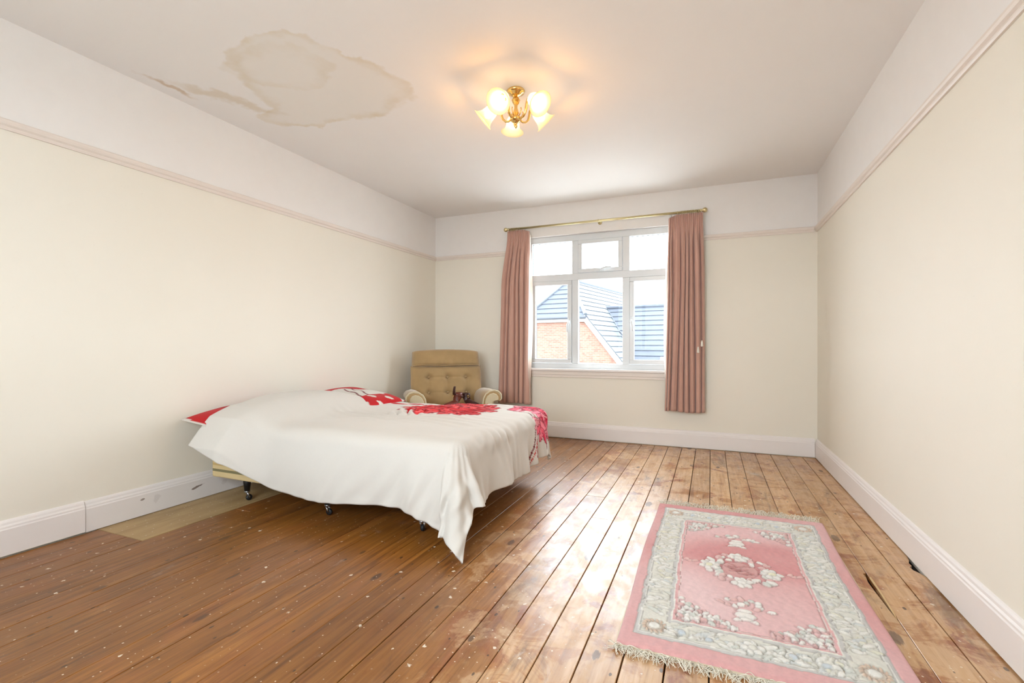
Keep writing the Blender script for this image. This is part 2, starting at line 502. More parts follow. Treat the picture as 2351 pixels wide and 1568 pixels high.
# ---- ceiling and walls
G().box(XL - 0.25, XR + 0.25, YR - 0.25, YB + 0.25, H, H + 0.15).obj('ceiling', CEIL, kind='structure')
def wall_y(name, y0, y1, hole):
    hx0, hx1, hz0, hz1 = hole
    x0, x1, z0, z1 = XL - 0.25, XR + 0.25, -0.09, H
    g = G()
    xs = [x0, hx0, hx1, x1]; zs = [z0, hz0, hz1, z1]
    for k, y in enumerate((y0, y1)):
        for i in range(3):
            for j in range(3):
                if i == 1 and j == 1: continue
                q = [(xs[i],y,zs[j]),(xs[i+1],y,zs[j]),(xs[i+1],y,zs[j+1]),(xs[i],y,zs[j+1])]
                if k: q.reverse()
                g.add(q, [(0,1,2,3)])
    def ring(a0, a1, b0, b1, inward):
        c = [(a0,b0),(a1,b0),(a1,b1),(a0,b1)]
        for i in range(4):
            p, q = c[i], c[(i+1) % 4]
            f = [(p[0],y0,p[1]),(q[0],y0,q[1]),(q[0],y1,q[1]),(p[0],y1,p[1])]
            if not inward: f.reverse()
            g.add(f, [(0,1,2,3)])
    ring(hx0, hx1, hz0, hz1, True); ring(x0, x1, z0, z1, False)
    return g.obj(name, WALL, kind='structure')
WX0, WX1, WZ0, WZ1 = -1.955, -0.265, 0.765, 2.252
wall_y('wall_back', YB, YB + 0.25, (WX0, WX1, WZ0, WZ1))
RX0, RX1, RZ0, RZ1 = -2.05, -0.05, 0.9, 2.25
wall_y('wall_rear', YR - 0.25, YR, (RX0, RX1, RZ0, RZ1))
G().box(XL - 0.25, XL, YR, YB, -0.09, H).obj('wall_left', WALL, kind='structure')
G().box(XR, XR + 0.25, YR, YB, -0.09, H).obj('wall_right', WALL, kind='structure')

# skirting profile (distance from wall, height)
SK = [(0, 0.004), (0.02, 0.004), (0.02, 0.128), (0.017, 0.134), (0.0165, 0.142), (0.012, 0.150), (0.010, 0.160), (0.006, 0.168), (0, 0.171)]
RL = [(0, 0), (0.010, 0.0), (0.014, 0.008), (0.013, 0.016), (0.022, 0.024), (0.026, 0.034), (0.026, 0.044), (0.020, 0.050), (0.008, 0.053), (0, 0.053)]
def moulding(name, prof, side, a0, a1, z, mat, off=0.0, kind='structure'):
    g = G(); pts = []
    for d, h in prof:
        d += off if d > 0 else 0
        if side == 'left': pts.append((XL + d, h + z))
        if side == 'right': pts.append((XR - d, h + z))
        if side == 'back': pts.append((YB - d, h + z))
        if side == 'rear': pts.append((YR + d, h + z))
    n = len(pts)
    def P(p, a):
        return (p[0], a, p[1]) if side in ('left', 'right') else (a, p[0], p[1])
    v = [P(p, a0) for p in pts] + [P(p, a1) for p in pts]
    f = [tuple(range(n)), tuple(reversed(range(n, 2*n)))] + [(i, i+n, (i+1) % n + n, (i+1) % n) for i in range(n)]
    if side in ('right', 'back'): f = [tuple(reversed(q)) for q in f]
    g.add(v, f)
    o = g.obj(name, mat, kind=kind)
    return o
b1 = moulding('baseboard_left', SK, 'left', 1.50, YB - 0.02, 0.0, TRIM_S)
b2 = moulding('baseboard_left', SK, 'left', YR, 1.497, 0.004, TRIM, 0.003)
moulding('baseboard_back', SK, 'back', XL + 0.02, XR - 0.022, 0.004, TRIM)
moulding('baseboard_right', SK, 'right', YR, YB, 0.003, TRIM)
moulding('baseboard_rear', SK, 'rear', XL + 0.02, XR - 0.02, 0.0, TRIM)
ZR = 2.066
moulding('trim_1', RL, 'left', YR, YB, ZR, RAIL)
moulding('trim_2', RL, 'back', XL + 0.026, WX0 - 0.06, ZR, RAIL)
moulding('trim_3', RL, 'back', WX1 + 0.02, XR - 0.026, ZR, RAIL)
moulding('trim_4', RL, 'right', YR, YB, ZR, RAIL)

# ---- window
def frame_ring(g, x0, x1, z0, z1, wdt, y0, y1):
    g.box(x0, x1, y0, y1, z0, z0 + wdt); g.box(x0, x1, y0, y1, z1 - wdt, z1)
    g.box(x0, x0 + wdt, y0, y1, z0 + wdt, z1 - wdt); g.box(x1 - wdt, x1, y0, y1, z0 + wdt, z1 - wdt)
    return g
def gasket(x0, x1, z0, z1, y, parent):
    g = frame_ring(G(), x0 - 0.004, x1 + 0.004, z0 - 0.004, z1 + 0.004, 0.0055, y + 0.001, y + 0.022)
    g.obj('gasket', GASKET, parent)
def pane(x0, x1, z0, z1, y, parent, leaded=False):
    p = G().box(x0 - 0.003, x1 + 0.003, y, y + 0.004, z0 - 0.003, z1 + 0.003).obj('pane', GLASS, parent)
    gasket(x0, x1, z0, z1, y + 0.006, parent)
    if leaded:
        g = G()
        for k in (1, 2):
            x = x0 + (x1 - x0)*k/3
            g.box(x - 0.0011, x + 0.0011, y - 0.0015, y - 0.0002, z0, z1)
        z = (z0 + z1)/2
        g.box(x0, x1, y - 0.0015, y - 0.0002, z - 0.0011, z + 0.0011)
        for k in (1, 2):
            x = x0 + (x1 - x0)*k/3
            g.prism([(x - 0.007, z), (x, z - 0.007), (x + 0.007, z), (x, z + 0.007)], y - 0.0026, y - 0.0016, axis=1)
        g.obj('lead_strip', LEAD, parent)
YF = YB + 0.045
fx = [(-1.896, -1.423), (-1.351, -0.868), (-0.794, -0.321)]
g = G()
y0, y1 = YF, YF + 0.065
g.box(WX0, WX1, y0, y1, 2.184, WZ1); g.box(WX0, WX1, y0, y1, WZ0, 0.825); g.box(WX0, WX1, y0, y1, 1.748, 1.822)
for a, b in ((WX0, fx[0][0]), (fx[2][1], WX1)):
    g.box(a, b, y0, y1, 0.825, 1.748); g.box(a, b, y0, y1, 1.822, 2.184)
for a, b in ((fx[0][1], fx[1][0]), (fx[1][1], fx[2][0])):
    g.box(a, b, y0, y1, 0.825, 1.748); g.box(a, b, y0, y1, 1.822, 2.184)
win = g.obj('window_1', UPVC, bevel=0.004, kind='structure')
def handle(parent, x, z, vertical, s=1):
    g = G(); y = YF - 0.016
    if vertical:
        g.box(x - 0.013, x + 0.013, y - 0.012, y, z - 0.035, z + 0.035)
        hb = g.obj('handle', UPVC, parent, bevel=0.004)
        G().tube([(x, y - 0.010, z), (x + 0.002*s, y - 0.032, z - 0.008), (x + 0.010*s, y - 0.040, z - 0.03), (x + 0.018*s, y - 0.040, z - 0.06), (x + 0.020*s, y - 0.040, z - 0.12)], [0.009, 0.010, 0.010, 0.009, 0.007], 10).obj('handle', UPVC, parent, smooth=True)
    else:
        g.box(x - 0.04, x + 0.035, y - 0.012, y, z - 0.013, z + 0.013)
        g.obj('handle', UPVC, parent, bevel=0.004)
        G().tube([(x, y - 0.010, z), (x + 0.01, y - 0.032, z + 0.004), (x + 0.04, y - 0.040, z + 0.016), (x + 0.08, y - 0.040, z + 0.022), (x + 0.12, y - 0.040, z + 0.02)], [0.009, 0.010, 0.010, 0.009, 0.006], 10).obj('handle', UPVC, parent, smooth=True)
def sash(x0, x1, z0, z1, wdt, leaded=False):
    g = frame_ring(G(), x0 + 0.002, x1 - 0.002, z0 + 0.002, z1 - 0.002, wdt, YF - 0.016, YF + 0.035)
    s = g.obj('sash', UPVC, win, bevel=0.005)
    gx = G(); frame_ring(gx, x0, x1, z0, z1, 0.004, YF - 0.002, YF + 0.002)
    pane(x0 + wdt + 0.001, x1 - wdt - 0.001, z0 + wdt + 0.001, z1 - wdt - 0.001, YF + 0.012, s, leaded)
    return s
pane(*fx[0], 1.822, 2.184, YF + 0.028, win, True)
pane(*fx[2], 1.822, 2.184, YF + 0.028, win, True)
pane(*fx[1], 0.825, 1.748, YF + 0.028, win)
st = sash(*fx[1], 1.822, 2.184, 0.043, True); handle(st, -1.10, 1.842, False)
sl = sash(*fx[0], 0.825, 1.748, 0.046); handle(sl, -1.443, 1.295, True, -1)
sr = sash(*fx[2], 0.825, 1.748, 0.046); handle(sr, -0.775, 1.295, True, 1)
G().box(WX0 - 0.03, WX1 + 0.03, YB - 0.045, YF + 0.001, 0.742, 0.768).obj('window_sill', TRIM, win, bevel=0.006)
g = G().box(WX0 - 0.01, WX1 + 0.01, YB - 0.022, YB - 0.0005, 0.700, 0.742); g.box(WX0 - 0.005, WX1 + 0.005, YB - 0.014, YB - 0.0005, 0.672, 0.700)
g.obj('apron', RAIL, win, bevel=0.003)
# unseen window added behind the photographer to brighten the near walls
g = frame_ring(G(), RX0, RX1, RZ0, RZ1, 0.05, YR - 0.12, YR - 0.05)
for x in (-1.42, -0.70): g.box(x - 0.03, x + 0.03, YR - 0.12, YR - 0.05, RZ0 + 0.05, RZ1 - 0.05)
added_win = g.obj('added_rear_window', UPVC, kind='structure')
for a, b in ((RX0 + 0.05, -1.45), (-1.39, -0.73), (-0.67, RX1 - 0.05)):
    G().box(a, b, YR - 0.09, YR - 0.086, RZ0 + 0.05, RZ1 - 0.05).obj('pane', GLASS, added_win)
G().box(RX0 - 0.03, RX1 + 0.03, YR - 0.05, YR + 0.05, RZ0 - 0.03, RZ0 - 0.002).obj('window_sill', TRIM, added_win)  # sill of the added window

# ================================================================== OUTSIDE
G().box(-60, 60, -60, 90, -3.1, -3.0).obj('ground', plain('pale_paving_ground', srgb(184, 183, 180), 0.9, var=0.1, scale=0.5), kind='structure')
def mat_brick():
    m = M('orange_brick')
    p = m.objco()
    rot = m.map(p, (1, 1, 1), (0, 0, 0), (R(90), 0, 0))
    b = m.n('ShaderNodeTexBrick'); m.l(rot, b.inputs['Vector'])
    b.inputs['Scale'].default_value = 1.0; b.inputs['Brick Width'].default_value = 0.225; b.inputs['Row Height'].default_value = 0.075
    b.inputs['Mortar Size'].default_value = 0.008
    b.inputs['Color1'].default_value = srgb(108, 76, 62); b.inputs['Color2'].default_value = srgb(96, 62, 49); b.inputs['Mortar'].default_value = srgb(100, 88, 80)
    c = m.mix(m.step(m.noise(p, 5, 3), 0.55, 0.7), b.outputs[0], srgb(86, 62, 53))
    m.set(color=c, rough=0.9)
    return m.m
BRICK = mat_brick()
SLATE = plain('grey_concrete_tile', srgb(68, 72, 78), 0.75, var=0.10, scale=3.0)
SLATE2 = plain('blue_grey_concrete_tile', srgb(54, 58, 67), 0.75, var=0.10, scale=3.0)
WHITEP = plain('white_painted_board', srgb(140, 140, 138), 0.6)
GUT = plain('dark_grey_gutter', srgb(36, 40, 48), 0.5)
house = empty('neighbour_house', (-4.842, 19.649, 2.319), R(-10), label='brick house with grey tiled half-hipped roof seen through the window', cat='house')
T = math.tan(R(50)); RI = 1.74; HW = RI/T
BV = 9.0
# gable wall (local: x right, y away, z up; origin at the right end of the clipped eave)
pts = [(-2*HW - 2.6, -5.2), (2.6, -5.2), (2.6, -2.6*T), (0, 0), (-2*HW, 0), (-2*HW - 2.6, -2.6*T)]
G().prism([(a, b - 0.06) for a, b in pts], 0.0, 0.3, axis=1).obj('gable_wall', BRICK, house)
G().box(-2*HW - 2.6, -2*HW - 2.3, 0.3, BV, -5.2, -2.6*T).obj('side_wall', BRICK, house)
def slab(a, b, c, d, lip):
    """one course: a,b lower edge, c,d upper edge (world quad), lip raises the lower edge"""
    a, b, c, d = [Vector(q) for q in (a, b, c, d)]
    n = (b - a).cross(d - a); n.normalize()
    top = [a + n*lip, b + n*lip, c + n*0.004, d + n*0.004]
    bot = [a, b, c, d]
    v = [tuple(q) for q in bot + top]
    return v, [(3,2,1,0),(4,5,6,7),(0,1,5,4),(1,2,6,5),(2,3,7,6),(3,0,4,7)]
CS = 0.225          # rise of a course
main = G().add([(0.02, -0.1, -0.03), (2.9, -0.1, -2.9*T - 0.03), (2.9, BV, -2.9*T - 0.03), (-HW, BV, RI - 0.03), (-HW, HW, RI - 0.03)], [(0,1,2,3,4)]).obj('main_roof', SLATE, house)
def add_course(parent, mat, v, f): G().add(v, f).obj('tile_course', mat, parent)
z = -2.9*T
z = -3.375
while z < RI - 0.02:
    z2 = min(z + CS, RI)
    xa, xb = -z/T, -z2/T
    ya = -0.12 if z < 0 else z/T; yb = -0.12 if z2 < 0 else z2/T
    v, f = slab((xa, ya, z), (xa, BV, z), (xb, BV, z2), (xb, yb, z2), 0.035)
    add_course(main, SLATE, v, f)
    z += CS
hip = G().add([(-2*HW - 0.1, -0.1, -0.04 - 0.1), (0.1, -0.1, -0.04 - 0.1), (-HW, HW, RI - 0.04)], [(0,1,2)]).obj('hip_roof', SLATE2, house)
z = -0.12
while z < RI - 0.02:
    z2 = min(z + CS, RI)
    v, f = slab((-2*HW + z/T, z/T, z), (-z/T, z/T, z), (-z2/T, z2/T, z2), (-2*HW + z2/T, z2/T, z2), 0.035)
    add_course(hip, SLATE2, v, f)
    z += CS
left = G().add([(-2*HW, -0.1, 0), (-HW, HW, RI), (-HW, BV, RI), (-2*HW - 2.9, BV, -2.9*T), (-2*HW - 2.9, -0.1, -2.9*T)], [(0,1,2,3,4)]).obj('far_slope', SLATE, house)
# wing
WB, WZ = 3.43, 0.5
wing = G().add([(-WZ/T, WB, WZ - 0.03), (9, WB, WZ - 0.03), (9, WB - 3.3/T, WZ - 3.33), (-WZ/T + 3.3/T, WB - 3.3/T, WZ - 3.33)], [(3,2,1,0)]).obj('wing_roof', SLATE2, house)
z = WZ - 3.15
while z < WZ - 0.02:
    z2 = z + CS
    v, f = slab((-z/T, WB - (WZ - z)/T, z), (9, WB - (WZ - z)/T, z), (9, WB - (WZ - z2)/T, z2), (-z2/T, WB - (WZ - z2)/T, z2), 0.035)
    add_course(wing, SLATE2, v, f)
    z += CS
G().add([(-WZ/T, WB, WZ), (9, WB, WZ), (9, WB + 3, WZ - 3*T), (-WZ/T, WB + 3, WZ - 3*T)], [(0,1,2,3)]).obj('wing_far_slope', SLATE2, house)
G().tube([(-WZ/T - 0.1, WB, WZ + 0.02), (9, WB, WZ + 0.02)], 0.09, 8).obj('wing_ridge', SLATE2, house)
G().tube([(-HW, HW - 0.05, RI + 0.02), (-HW, BV, RI + 0.02)], 0.10, 8).obj('ridge', SLATE, house)
G().tube([(-HW, HW, RI + 0.02), (0.02, -0.08, 0.0)], 0.08, 8).obj('hip_tile', SLATE, house)
G().tube([(-HW, HW, RI + 0.02), (-2*HW - 0.02, -0.08, 0.0)], 0.08, 8).obj('hip_tile', SLATE, house)
G().tube([(-WZ/T, WB, WZ + 0.02), (-WZ/T + 3.2/T, WB - 3.2/T, WZ - 3.18)], 0.05, 6).obj('valley', GUT, house)
G().tube([(-2*HW - 0.1, -0.2, -0.12), (0.08, -0.2, -0.12)], 0.065, 8).obj('gutter', GUT, house)
G().box(-2*HW, 0.05, -0.14, -0.02, -0.30, -0.17).obj('fascia', WHITEP, house)
for sx in (1, -1):
    o = (0 if sx > 0 else -2*HW)
    q = [(o, -0.03), (o + sx*2.9, -2.9*T - 0.03), (o + sx*2.9, -2.9*T - 0.36), (o - sx*0.14, -0.14)]
    if sx < 0: q.reverse()
    G().prism(q[::-1], -0.16, -0.03, axis=1).obj('bargeboard', WHITEP, house)
def on_wing(a, z): return (a, WB - (WZ - z)/T, z)
# rooflight, vent and a small dark bent shape on the roofs
def roof_box(name, a0, a1, z0, z1, th, mat, inset=0):
    n = Vector((0, -T, 1)); n.normalize()
    p = [Vector(on_wing(a0, z0)), Vector(on_wing(a1, z0)), Vector(on_wing(a1, z1)), Vector(on_wing(a0, z1))]
    v = [tuple(q) for q in p] + [tuple(q + n*th) for q in p]
    return G().add(v, [(3,2,1,0),(4,5,6,7),(0,1,5,4),(1,2,6,5),(2,3,7,6),(3,0,4,7)]).obj(name, mat, house)
roof_box('rooflight', 2.72, 3.75, -2.15, -1.82, 0.09, WHITEP)
roof_box('roof_vent', 3.10, 3.33, -1.15, -1.02, 0.12, GUT)
G().tube([(0.78, 1.95, -0.68), (0.96, 1.80, -0.83), (1.02, 1.80, -0.76)], [0.03, 0.04, 0.02], 6).obj('dark_roof_shape', GUT, house)
G().box(-0.35, 0.45, -0.03, 0.1, -3.3, -2.02).obj('house_window', WHITEP, house)

# ================================================================== CURTAINS
YP = YB - 0.092; ZP = 2.345
pole = empty('curtain_pole', (-1.11, YP, ZP), label='thin brass curtain pole with ball ends above the window', cat='curtain pole')
def L(o, g):      # shift collected verts into a parent's space
    x, y, z = o.location
    g.v = [(a - x, b - y, c - z) for a, b, c in g.v]; return g
L(pole, G().tube([(-2.13, YP, ZP), (-0.09, YP, ZP)], 0.0115, 14)).obj('rod', PALEBRASS, pole, smooth=True)
for sx, x in ((-1, -2.13), (1, -0.09)):
    Mx = Matrix.Translation((x, YP, ZP)) @ Matrix.Rotation(R(90)*sx, 4, 'Y')
    L(pole, G().lathe([(0.0, -0.01), (0.015, -0.01), (0.015, 0.004), (0.009, 0.010), (0.020, 0.020), (0.025, 0.034), (0.022, 0.048), (0.012, 0.058), (0, 0.060)], 16, Mx)).obj('finial', PALEBRASS, pole, smooth=True)
for x in (-2.10, -1.10, -0.115):
    g = G().tube([(x, YB - 0.001, ZP), (x, YP + 0.012, ZP)], 0.007, 8)
    g.lathe([(0.0, 0), (0.022, 0), (0.022, 0.004), (0, 0.006)], 14, Matrix.Translation((x, YB - 0.0005, ZP)) @ Matrix.Rotation(R(90), 4, 'X'))
    ring = [(x, YP + 0.014*math.cos(a), ZP + 0.014*math.sin(a)) for a in np.linspace(0, 2*math.pi, 14, endpoint=False)]
    g.tube(ring, 0.003, 6, closed=True)
    L(pole, g).obj('bracket', PALEBRASS, pole, smooth=True)

PINK = fabric('dusty_pink_curtain', srgb(210, 168, 152), 0.75, 700, 0.35, 0.04, 0.1, 0.10, srgb(214, 150, 120))
LINING = fabric('cream_curtain_lining', srgb(226, 216, 204), 0.85, 700, 0.1, 0.02, 0.1, 0.6, srgb(240, 232, 220))
def curtain(name, label, xt, xm, xb, ztop, zbot, nf, seed, inner, sag):
    """xt, xm, xb: (left,right) at header, 35% down, hem.  inner: +1 if the window side is on the right"""
    r = np.random.default_rng(seed)
    root = empty(name, ((xt[0]+xt[1])/2, YP, zbot), label=label, cat='curtain', group='pair of pink curtains')
    ph = r.uniform(0, 6.28, 6)
    folds = np.cumsum(r.uniform(0.35, 1.7, nf)); folds = np.concatenate([[0], folds/folds[-1]])
    amps = r.uniform(0.5, 1.3, nf)
    def shape(u, v, dep=0.0, ext=0.0):
        # v 0 top .. 1 hem
        if v < 0.35: k = v/0.35; k = k*k*(3-2*k); a = xt[0]*(1-k)+xm[0]*k; b = xt[1]*(1-k)+xm[1]*k
        else: k = (v-0.35)/0.65; a = xm[0]*(1-k)+xb[0]*k; b = xm[1]*(1-k)+xb[1]*k
        i = min(int(np.searchsorted(folds, u, 'right'))-1, nf-1); i = max(i, 0)
        t = (u - folds[i])/(folds[i+1]-folds[i])
        big = (0.55 - abs(math.sin(math.pi*t))**0.62)*amps[i]*1.5
        # s-shaped fold also moves sideways, giving the drop its overlapping tubes
        lat = -0.5*math.sin(2*math.pi*t)*amps[i]
        pen = math.sin(u*2*math.pi*nf*2.2 + ph[0])
        kb = min(1, max(0, (v-0.02)/0.16)); kb = kb*kb*(3-2*kb)
        tw = 0.12*math.sin(3.1*v + ph[1] + 5*u)
        x = a + (b-a)*(u + kb*lat*0.10/nf) + 0.006*math.sin(4*v + ph[2] + 9*u)*kb
        y = YP - 0.004 + kb*(big*(1+tw)*(0.037+0.010*v) + 0.003*math.sin(u*2*math.pi*nf*2.3 + ph[4] + v) - 0.004) + (1-kb)*pen*0.006
        y = min(y, YB - 0.012)
        zt = ztop + sag(u)
        z = zt + (zbot - zt)*v + 0.006*math.sin(u*7 + ph[3])*v
        return (x, y + dep, z)
    L(root, G().grid(lambda u, v: shape(u, v), 190, 70, flip=True)).obj('drop', PINK, root, smooth=True, solid=0.003)
    # header tape line
    L(root, G().grid(lambda u, v: (lambda p: (p[0], p[1] + 0.005, p[2]))(shape(u, 0.004 + v*0.030)), 150, 3, flip=True)).obj('header_tape', LINING, root, smooth=True)
    # lining, a little wider at the window side
    def lin(u, v):
        p = shape(0.04 + 0.92*u, 0.02 + v*0.965)
        k = (u if inner > 0 else 1-u)
        e = max(0, (k-0.80)/0.20)
        bow = math.sin(math.pi*min(1, max(0, (v-0.1)/0.8)))
        return (p[0] + inner*e*(0.018 + 0.030*bow), min(p[1] + 0.012 + 0.012*e, YB - 0.012 if p[2] < 0.78 or p[2] > 2.24 else YB + 0.01), p[2])
    L(root, G().grid(lin, 120, 50, flip=True)).obj('lining', LINING, root, smooth=True)
    return root, shape
cl, shl = curtain('curtain', 'pink curtain with its lower end behind the bed, left of window', (-2.145, -1.875), (-2.225, -1.872), (-2.262, -1.862), 2.325, 0.37, 6, 3, 1, lambda u: -0.025*max(0, (u-0.75)/0.25))
cr, shr = curtain('curtain', 'pink curtain hanging clear of the floor, nearest the right wall', (-0.390, -0.072), (-0.392, -0.062), (-0.432, -0.046), 2.325, 0.37, 8, 11, -1, lambda u: -0.03*max(0, (0.25-u)/0.25))
def rings(root, xs, shape, us):
    for x, u in zip(xs, us):
        ring = [(x + 0.002*math.sin(2*a), YP + 0.0165*math.cos(a), ZP - 0.004 + 0.0165*math.sin(a)) for a in np.linspace(0, 2*math.pi, 16, endpoint=False)]
        L(root, G().tube(ring, 0.0025, 6, closed=True)).obj('curtain_ring', PALEBRASS, root, smooth=True)
        p = shape(u, 0.012)
        L(root, G().tube([(x, YP, ZP - 0.02), (x, YP + 0.001, ZP - 0.030), (p[0], p[1] + 0.006, p[2] + 0.002), (p[0], p[1] + 0.006, p[2] - 0.012)], 0.0016, 5)).obj('hook', CHROME, root, smooth=True)
rings(cl, list(np.linspace(-2.118, -1.995, 8)), shl, np.linspace(0.03, 0.55, 8))
rings(cr, [-0.305] + list(np.linspace(-0.272, -0.128, 11)), shr, [0.2] + list(np.linspace(0.3, 0.95, 11)))
for root, x, s in ((cl, -1.965, 1), (cr, -0.335, -1)):      # loose sliding hooks near the window edge
    g = G().tube([(x - 0.05, YP, ZP - 0.016), (x + 0.05, YP, ZP - 0.018)], 0.002, 5)
    for k in (-0.03, 0.0, 0.03): g.tube([(x + k, YP, ZP - 0.016), (x + k + 0.004, YP, ZP - 0.036)], 0.0022, 5)
    g.tube([(x - 0.045, YP, ZP - 0.036), (x + 0.05, YP, ZP - 0.036)], 0.002, 5)
    L(root, g).obj('glider', CHROME, root, smooth=True)
IVORY = plain('ivory_plastic', srgb(240, 234, 222), 0.35, var=0.01)
for nm, x, y, z, lab in (('l', -0.112, YP - 0.070, 0.984, 'white cord pull, the lower one, over the right pink curtain'), ('h', -0.078, YP - 0.066, 1.045, 'white cord pull, the higher one, at outer edge of right curtain')):
    c = empty('cord_pull', (x, y, z - 0.03), label=lab, cat='cord pull', group='cord pulls on the right curtain')
    L(c, G().tube([(x + 0.01, YP - 0.014, ZP - 0.005), (x + 0.008, YP - 0.06, ZP - 0.10), (x, y, 1.6), (x, y, z + 0.02)], 0.0012, 5)).obj('cord', PINK, c)
    L(c, G().lathe([(0, -0.030), (0.010, -0.029), (0.0125, -0.022), (0.010, 0.0), (0.006, 0.022), (0.004, 0.030), (0, 0.031)], 14, Matrix.Translation((x, y, z)))).obj('pull', IVORY, c, smooth=True)

# ================================================================== CEILING LIGHT
lamp = empty('ceiling_light', (-1.112, 2.722, H), R(22.65), label='brass five-arm ceiling light with glowing glass bell shades', cat='ceiling light')
G().lathe([(0, 0.0), (0.052, 0.0), (0.056, -0.006), (0.052, -0.016), (0.038, -0.020), (0.030, -0.030), (0.016, -0.034), (0, -0.034)], 28).obj('ceiling_rose', BRASS, lamp, smooth=True)
G().lathe([(0.010, -0.030), (0.012, -0.042), (0.022, -0.052), (0.027, -0.060), (0.020, -0.078), (0.011, -0.092), (0.010, -0.108), (0.017, -0.128), (0.019, -0.140), (0.014, -0.152), (0.012, -0.160)], 8).obj('stem', BRASS, lamp)
G().lathe([(0.012, -0.156), (0.026, -0.162), (0.034, -0.172), (0.036, -0.180), (0.030, -0.190), (0.018, -0.198), (0.010, -0.202), (0.006, -0.212), (0.010, -0.218), (0.009, -0.226), (0, -0.238)], 24).obj('hub', BRASS, lamp, smooth=True)
def mat_shade():
    m = M('frosted_glass_shade')
    P = m.xyz(m.objco())
    # opal glass glows most around the bulb and thins out to the flared rim
    k = m.step(P[2], -0.030, 0.022)
    e = m.mix(k, (1.0, 0.78, 0.42, 1), (1.0, 0.86, 0.58, 1))
    m.set(color=srgb(214, 206, 184), rough=0.3, emit=e, emit_s=m.math('MULTIPLY_ADD', k, 0.8, 0.40))
    tr = m.n('ShaderNodeBsdfTransparent'); tr.inputs[0].default_value = (1, 0.93, 0.80, 1)
    x = m.n('ShaderNodeMixShader'); x.inputs[0].default_value = 0.30
    m.l(m.b.outputs[0], x.inputs[1]); m.l(tr.outputs[0], x.inputs[2]); m.l(x.outputs[0], m.out.inputs[0])
    return m.m
SHADE = mat_shade()
BULB = emitter('warm_bulb', (1.0, 0.72, 0.40, 1), 14)
PHI = R(40)
for k in range(5):
    az = R(90 + 6) - k*2*math.pi/5          # 90 deg = away from the camera (local +y)
    ux, uy = math.cos(az), math.sin(az)
    def Q(r_, z): return (ux*r_, uy*r_, z)
    arm = G().tube([Q(0.026, -0.178), Q(0.046, -0.188), Q(0.066, -0.186), Q(0.084, -0.168), Q(0.092, -0.140), Q(0.096, -0.112), Q(0.104, -0.094), Q(0.118, -0.088), Q(0.132, -0.096)],
                   [0.006, 0.006, 0.0065, 0.007, 0.0085, 0.007, 0.0065, 0.007, 0.008], 10).obj('arm', BRASS, lamp, smooth=True)
    G().tube([Q(0.03, -0.165), Q(0.042, -0.150), Q(0.050, -0.132), Q(0.046, -0.122), Q(0.041, -0.127)], [0.004, 0.0035, 0.003, 0.0025, 0.002], 6).obj('leaf_scroll', BRASS, arm, smooth=True)
    d = Vector((ux*math.cos(PHI), uy*math.cos(PHI), -math.sin(PHI)))
    neck = Vector(Q(0.128, -0.092))
    Mx = Matrix.Translation(neck) @ d.to_track_quat('Z', 'Y').to_matrix().to_4x4()
    G().lathe([(0, -0.006), (0.016, -0.006), (0.022, 0.004), (0.023, 0.016), (0.018, 0.018), (0.0, 0.019)], 18, Mx).obj('socket_cup', BRASS, arm, smooth=True)
    prof = [(0.022, 0.014), (0.033, 0.018), (0.039, 0.030), (0.042, 0.050), (0.045, 0.072), (0.050, 0.088), (0.060, 0.102), (0.075, 0.110)]
    inn = [(r_-0.003, z) for r_, z in reversed(prof)]
    sh = G().lathe([(r_, -(z-0.08)) for r_, z in prof + inn], 32).obj('shade', SHADE, lamp, smooth=True)
    # object space of the shade keeps its axis so the glow follows the glass
    sh.matrix_local = Mx @ Matrix.Translation((0, 0, 0.08)) @ Matrix.Rotation(math.pi, 4, 'X')
    sh.data.flip_normals()
    G().lathe([(0, 0.018), (0.010, 0.022), (0.012, 0.034), (0.020, 0.052), (0.023, 0.066), (0.019, 0.080), (0.010, 0.088), (0, 0.090)], 16, Mx).obj('bulb', BULB, lamp, smooth=True)
    pl = bpy.data.lights.new('bulb_light', 'POINT'); pl.energy = 2.0; pl.color = (1.0, 0.45, 0.06); pl.shadow_soft_size = 0.02
    po = bpy.data.objects.new('bulb_light', pl); col.objects.link(po); po.parent = lamp
    po.location = Mx @ Vector((0, 0, 0.104))

# ================================================================== BED
def rbox(x0, x1, y0, y1, z0, z1): return G().box(x0, x1, y0, y1, z0, z1)
def mat_ticking():
    m = M('cream_ticking_with_green_stripe')
    P = m.xyz(m.pos()); p = m.pos()
    def band(a, b):
        return m.math('MULTIPLY', m.math('GREATER_THAN', P[2], a), m.math('LESS_THAN', P[2], b))
    c = m.mix(m.noise(p, 8, 4), srgb(216, 192, 140), srgb(226, 204, 156))
    c = m.mix(band(0.186, 0.203), c, srgb(132, 124, 88))
    c = m.mix(m.math('MULTIPLY', band(0.226, 0.240), 0.6), c, srgb(190, 152, 86))
    c = m.mix(m.math('MULTIPLY', band(0.262, 0.276), 0.6), c, srgb(190, 152, 86))
    m.set(color=c, rough=0.85, sheen=0.1)
    m.bump(m.noise(p, 300, 2), 0.2, 0.002)
    return m.m
BX0, BX1, BY0, BY1 = -3.075, -1.195, 2.165, 3.495
bed = empty('divan_bed', ((BX0+BX1)/2, (BY0+BY1)/2, 0), label='low divan bed base with striped cream ticking on black castor legs', cat='bed')
L(bed, rbox(BX0, BX1 - 0.03, BY0, BY1, 0.146, 0.315)).obj('base', mat_ticking(), bed, bevel=0.012, seg=3)
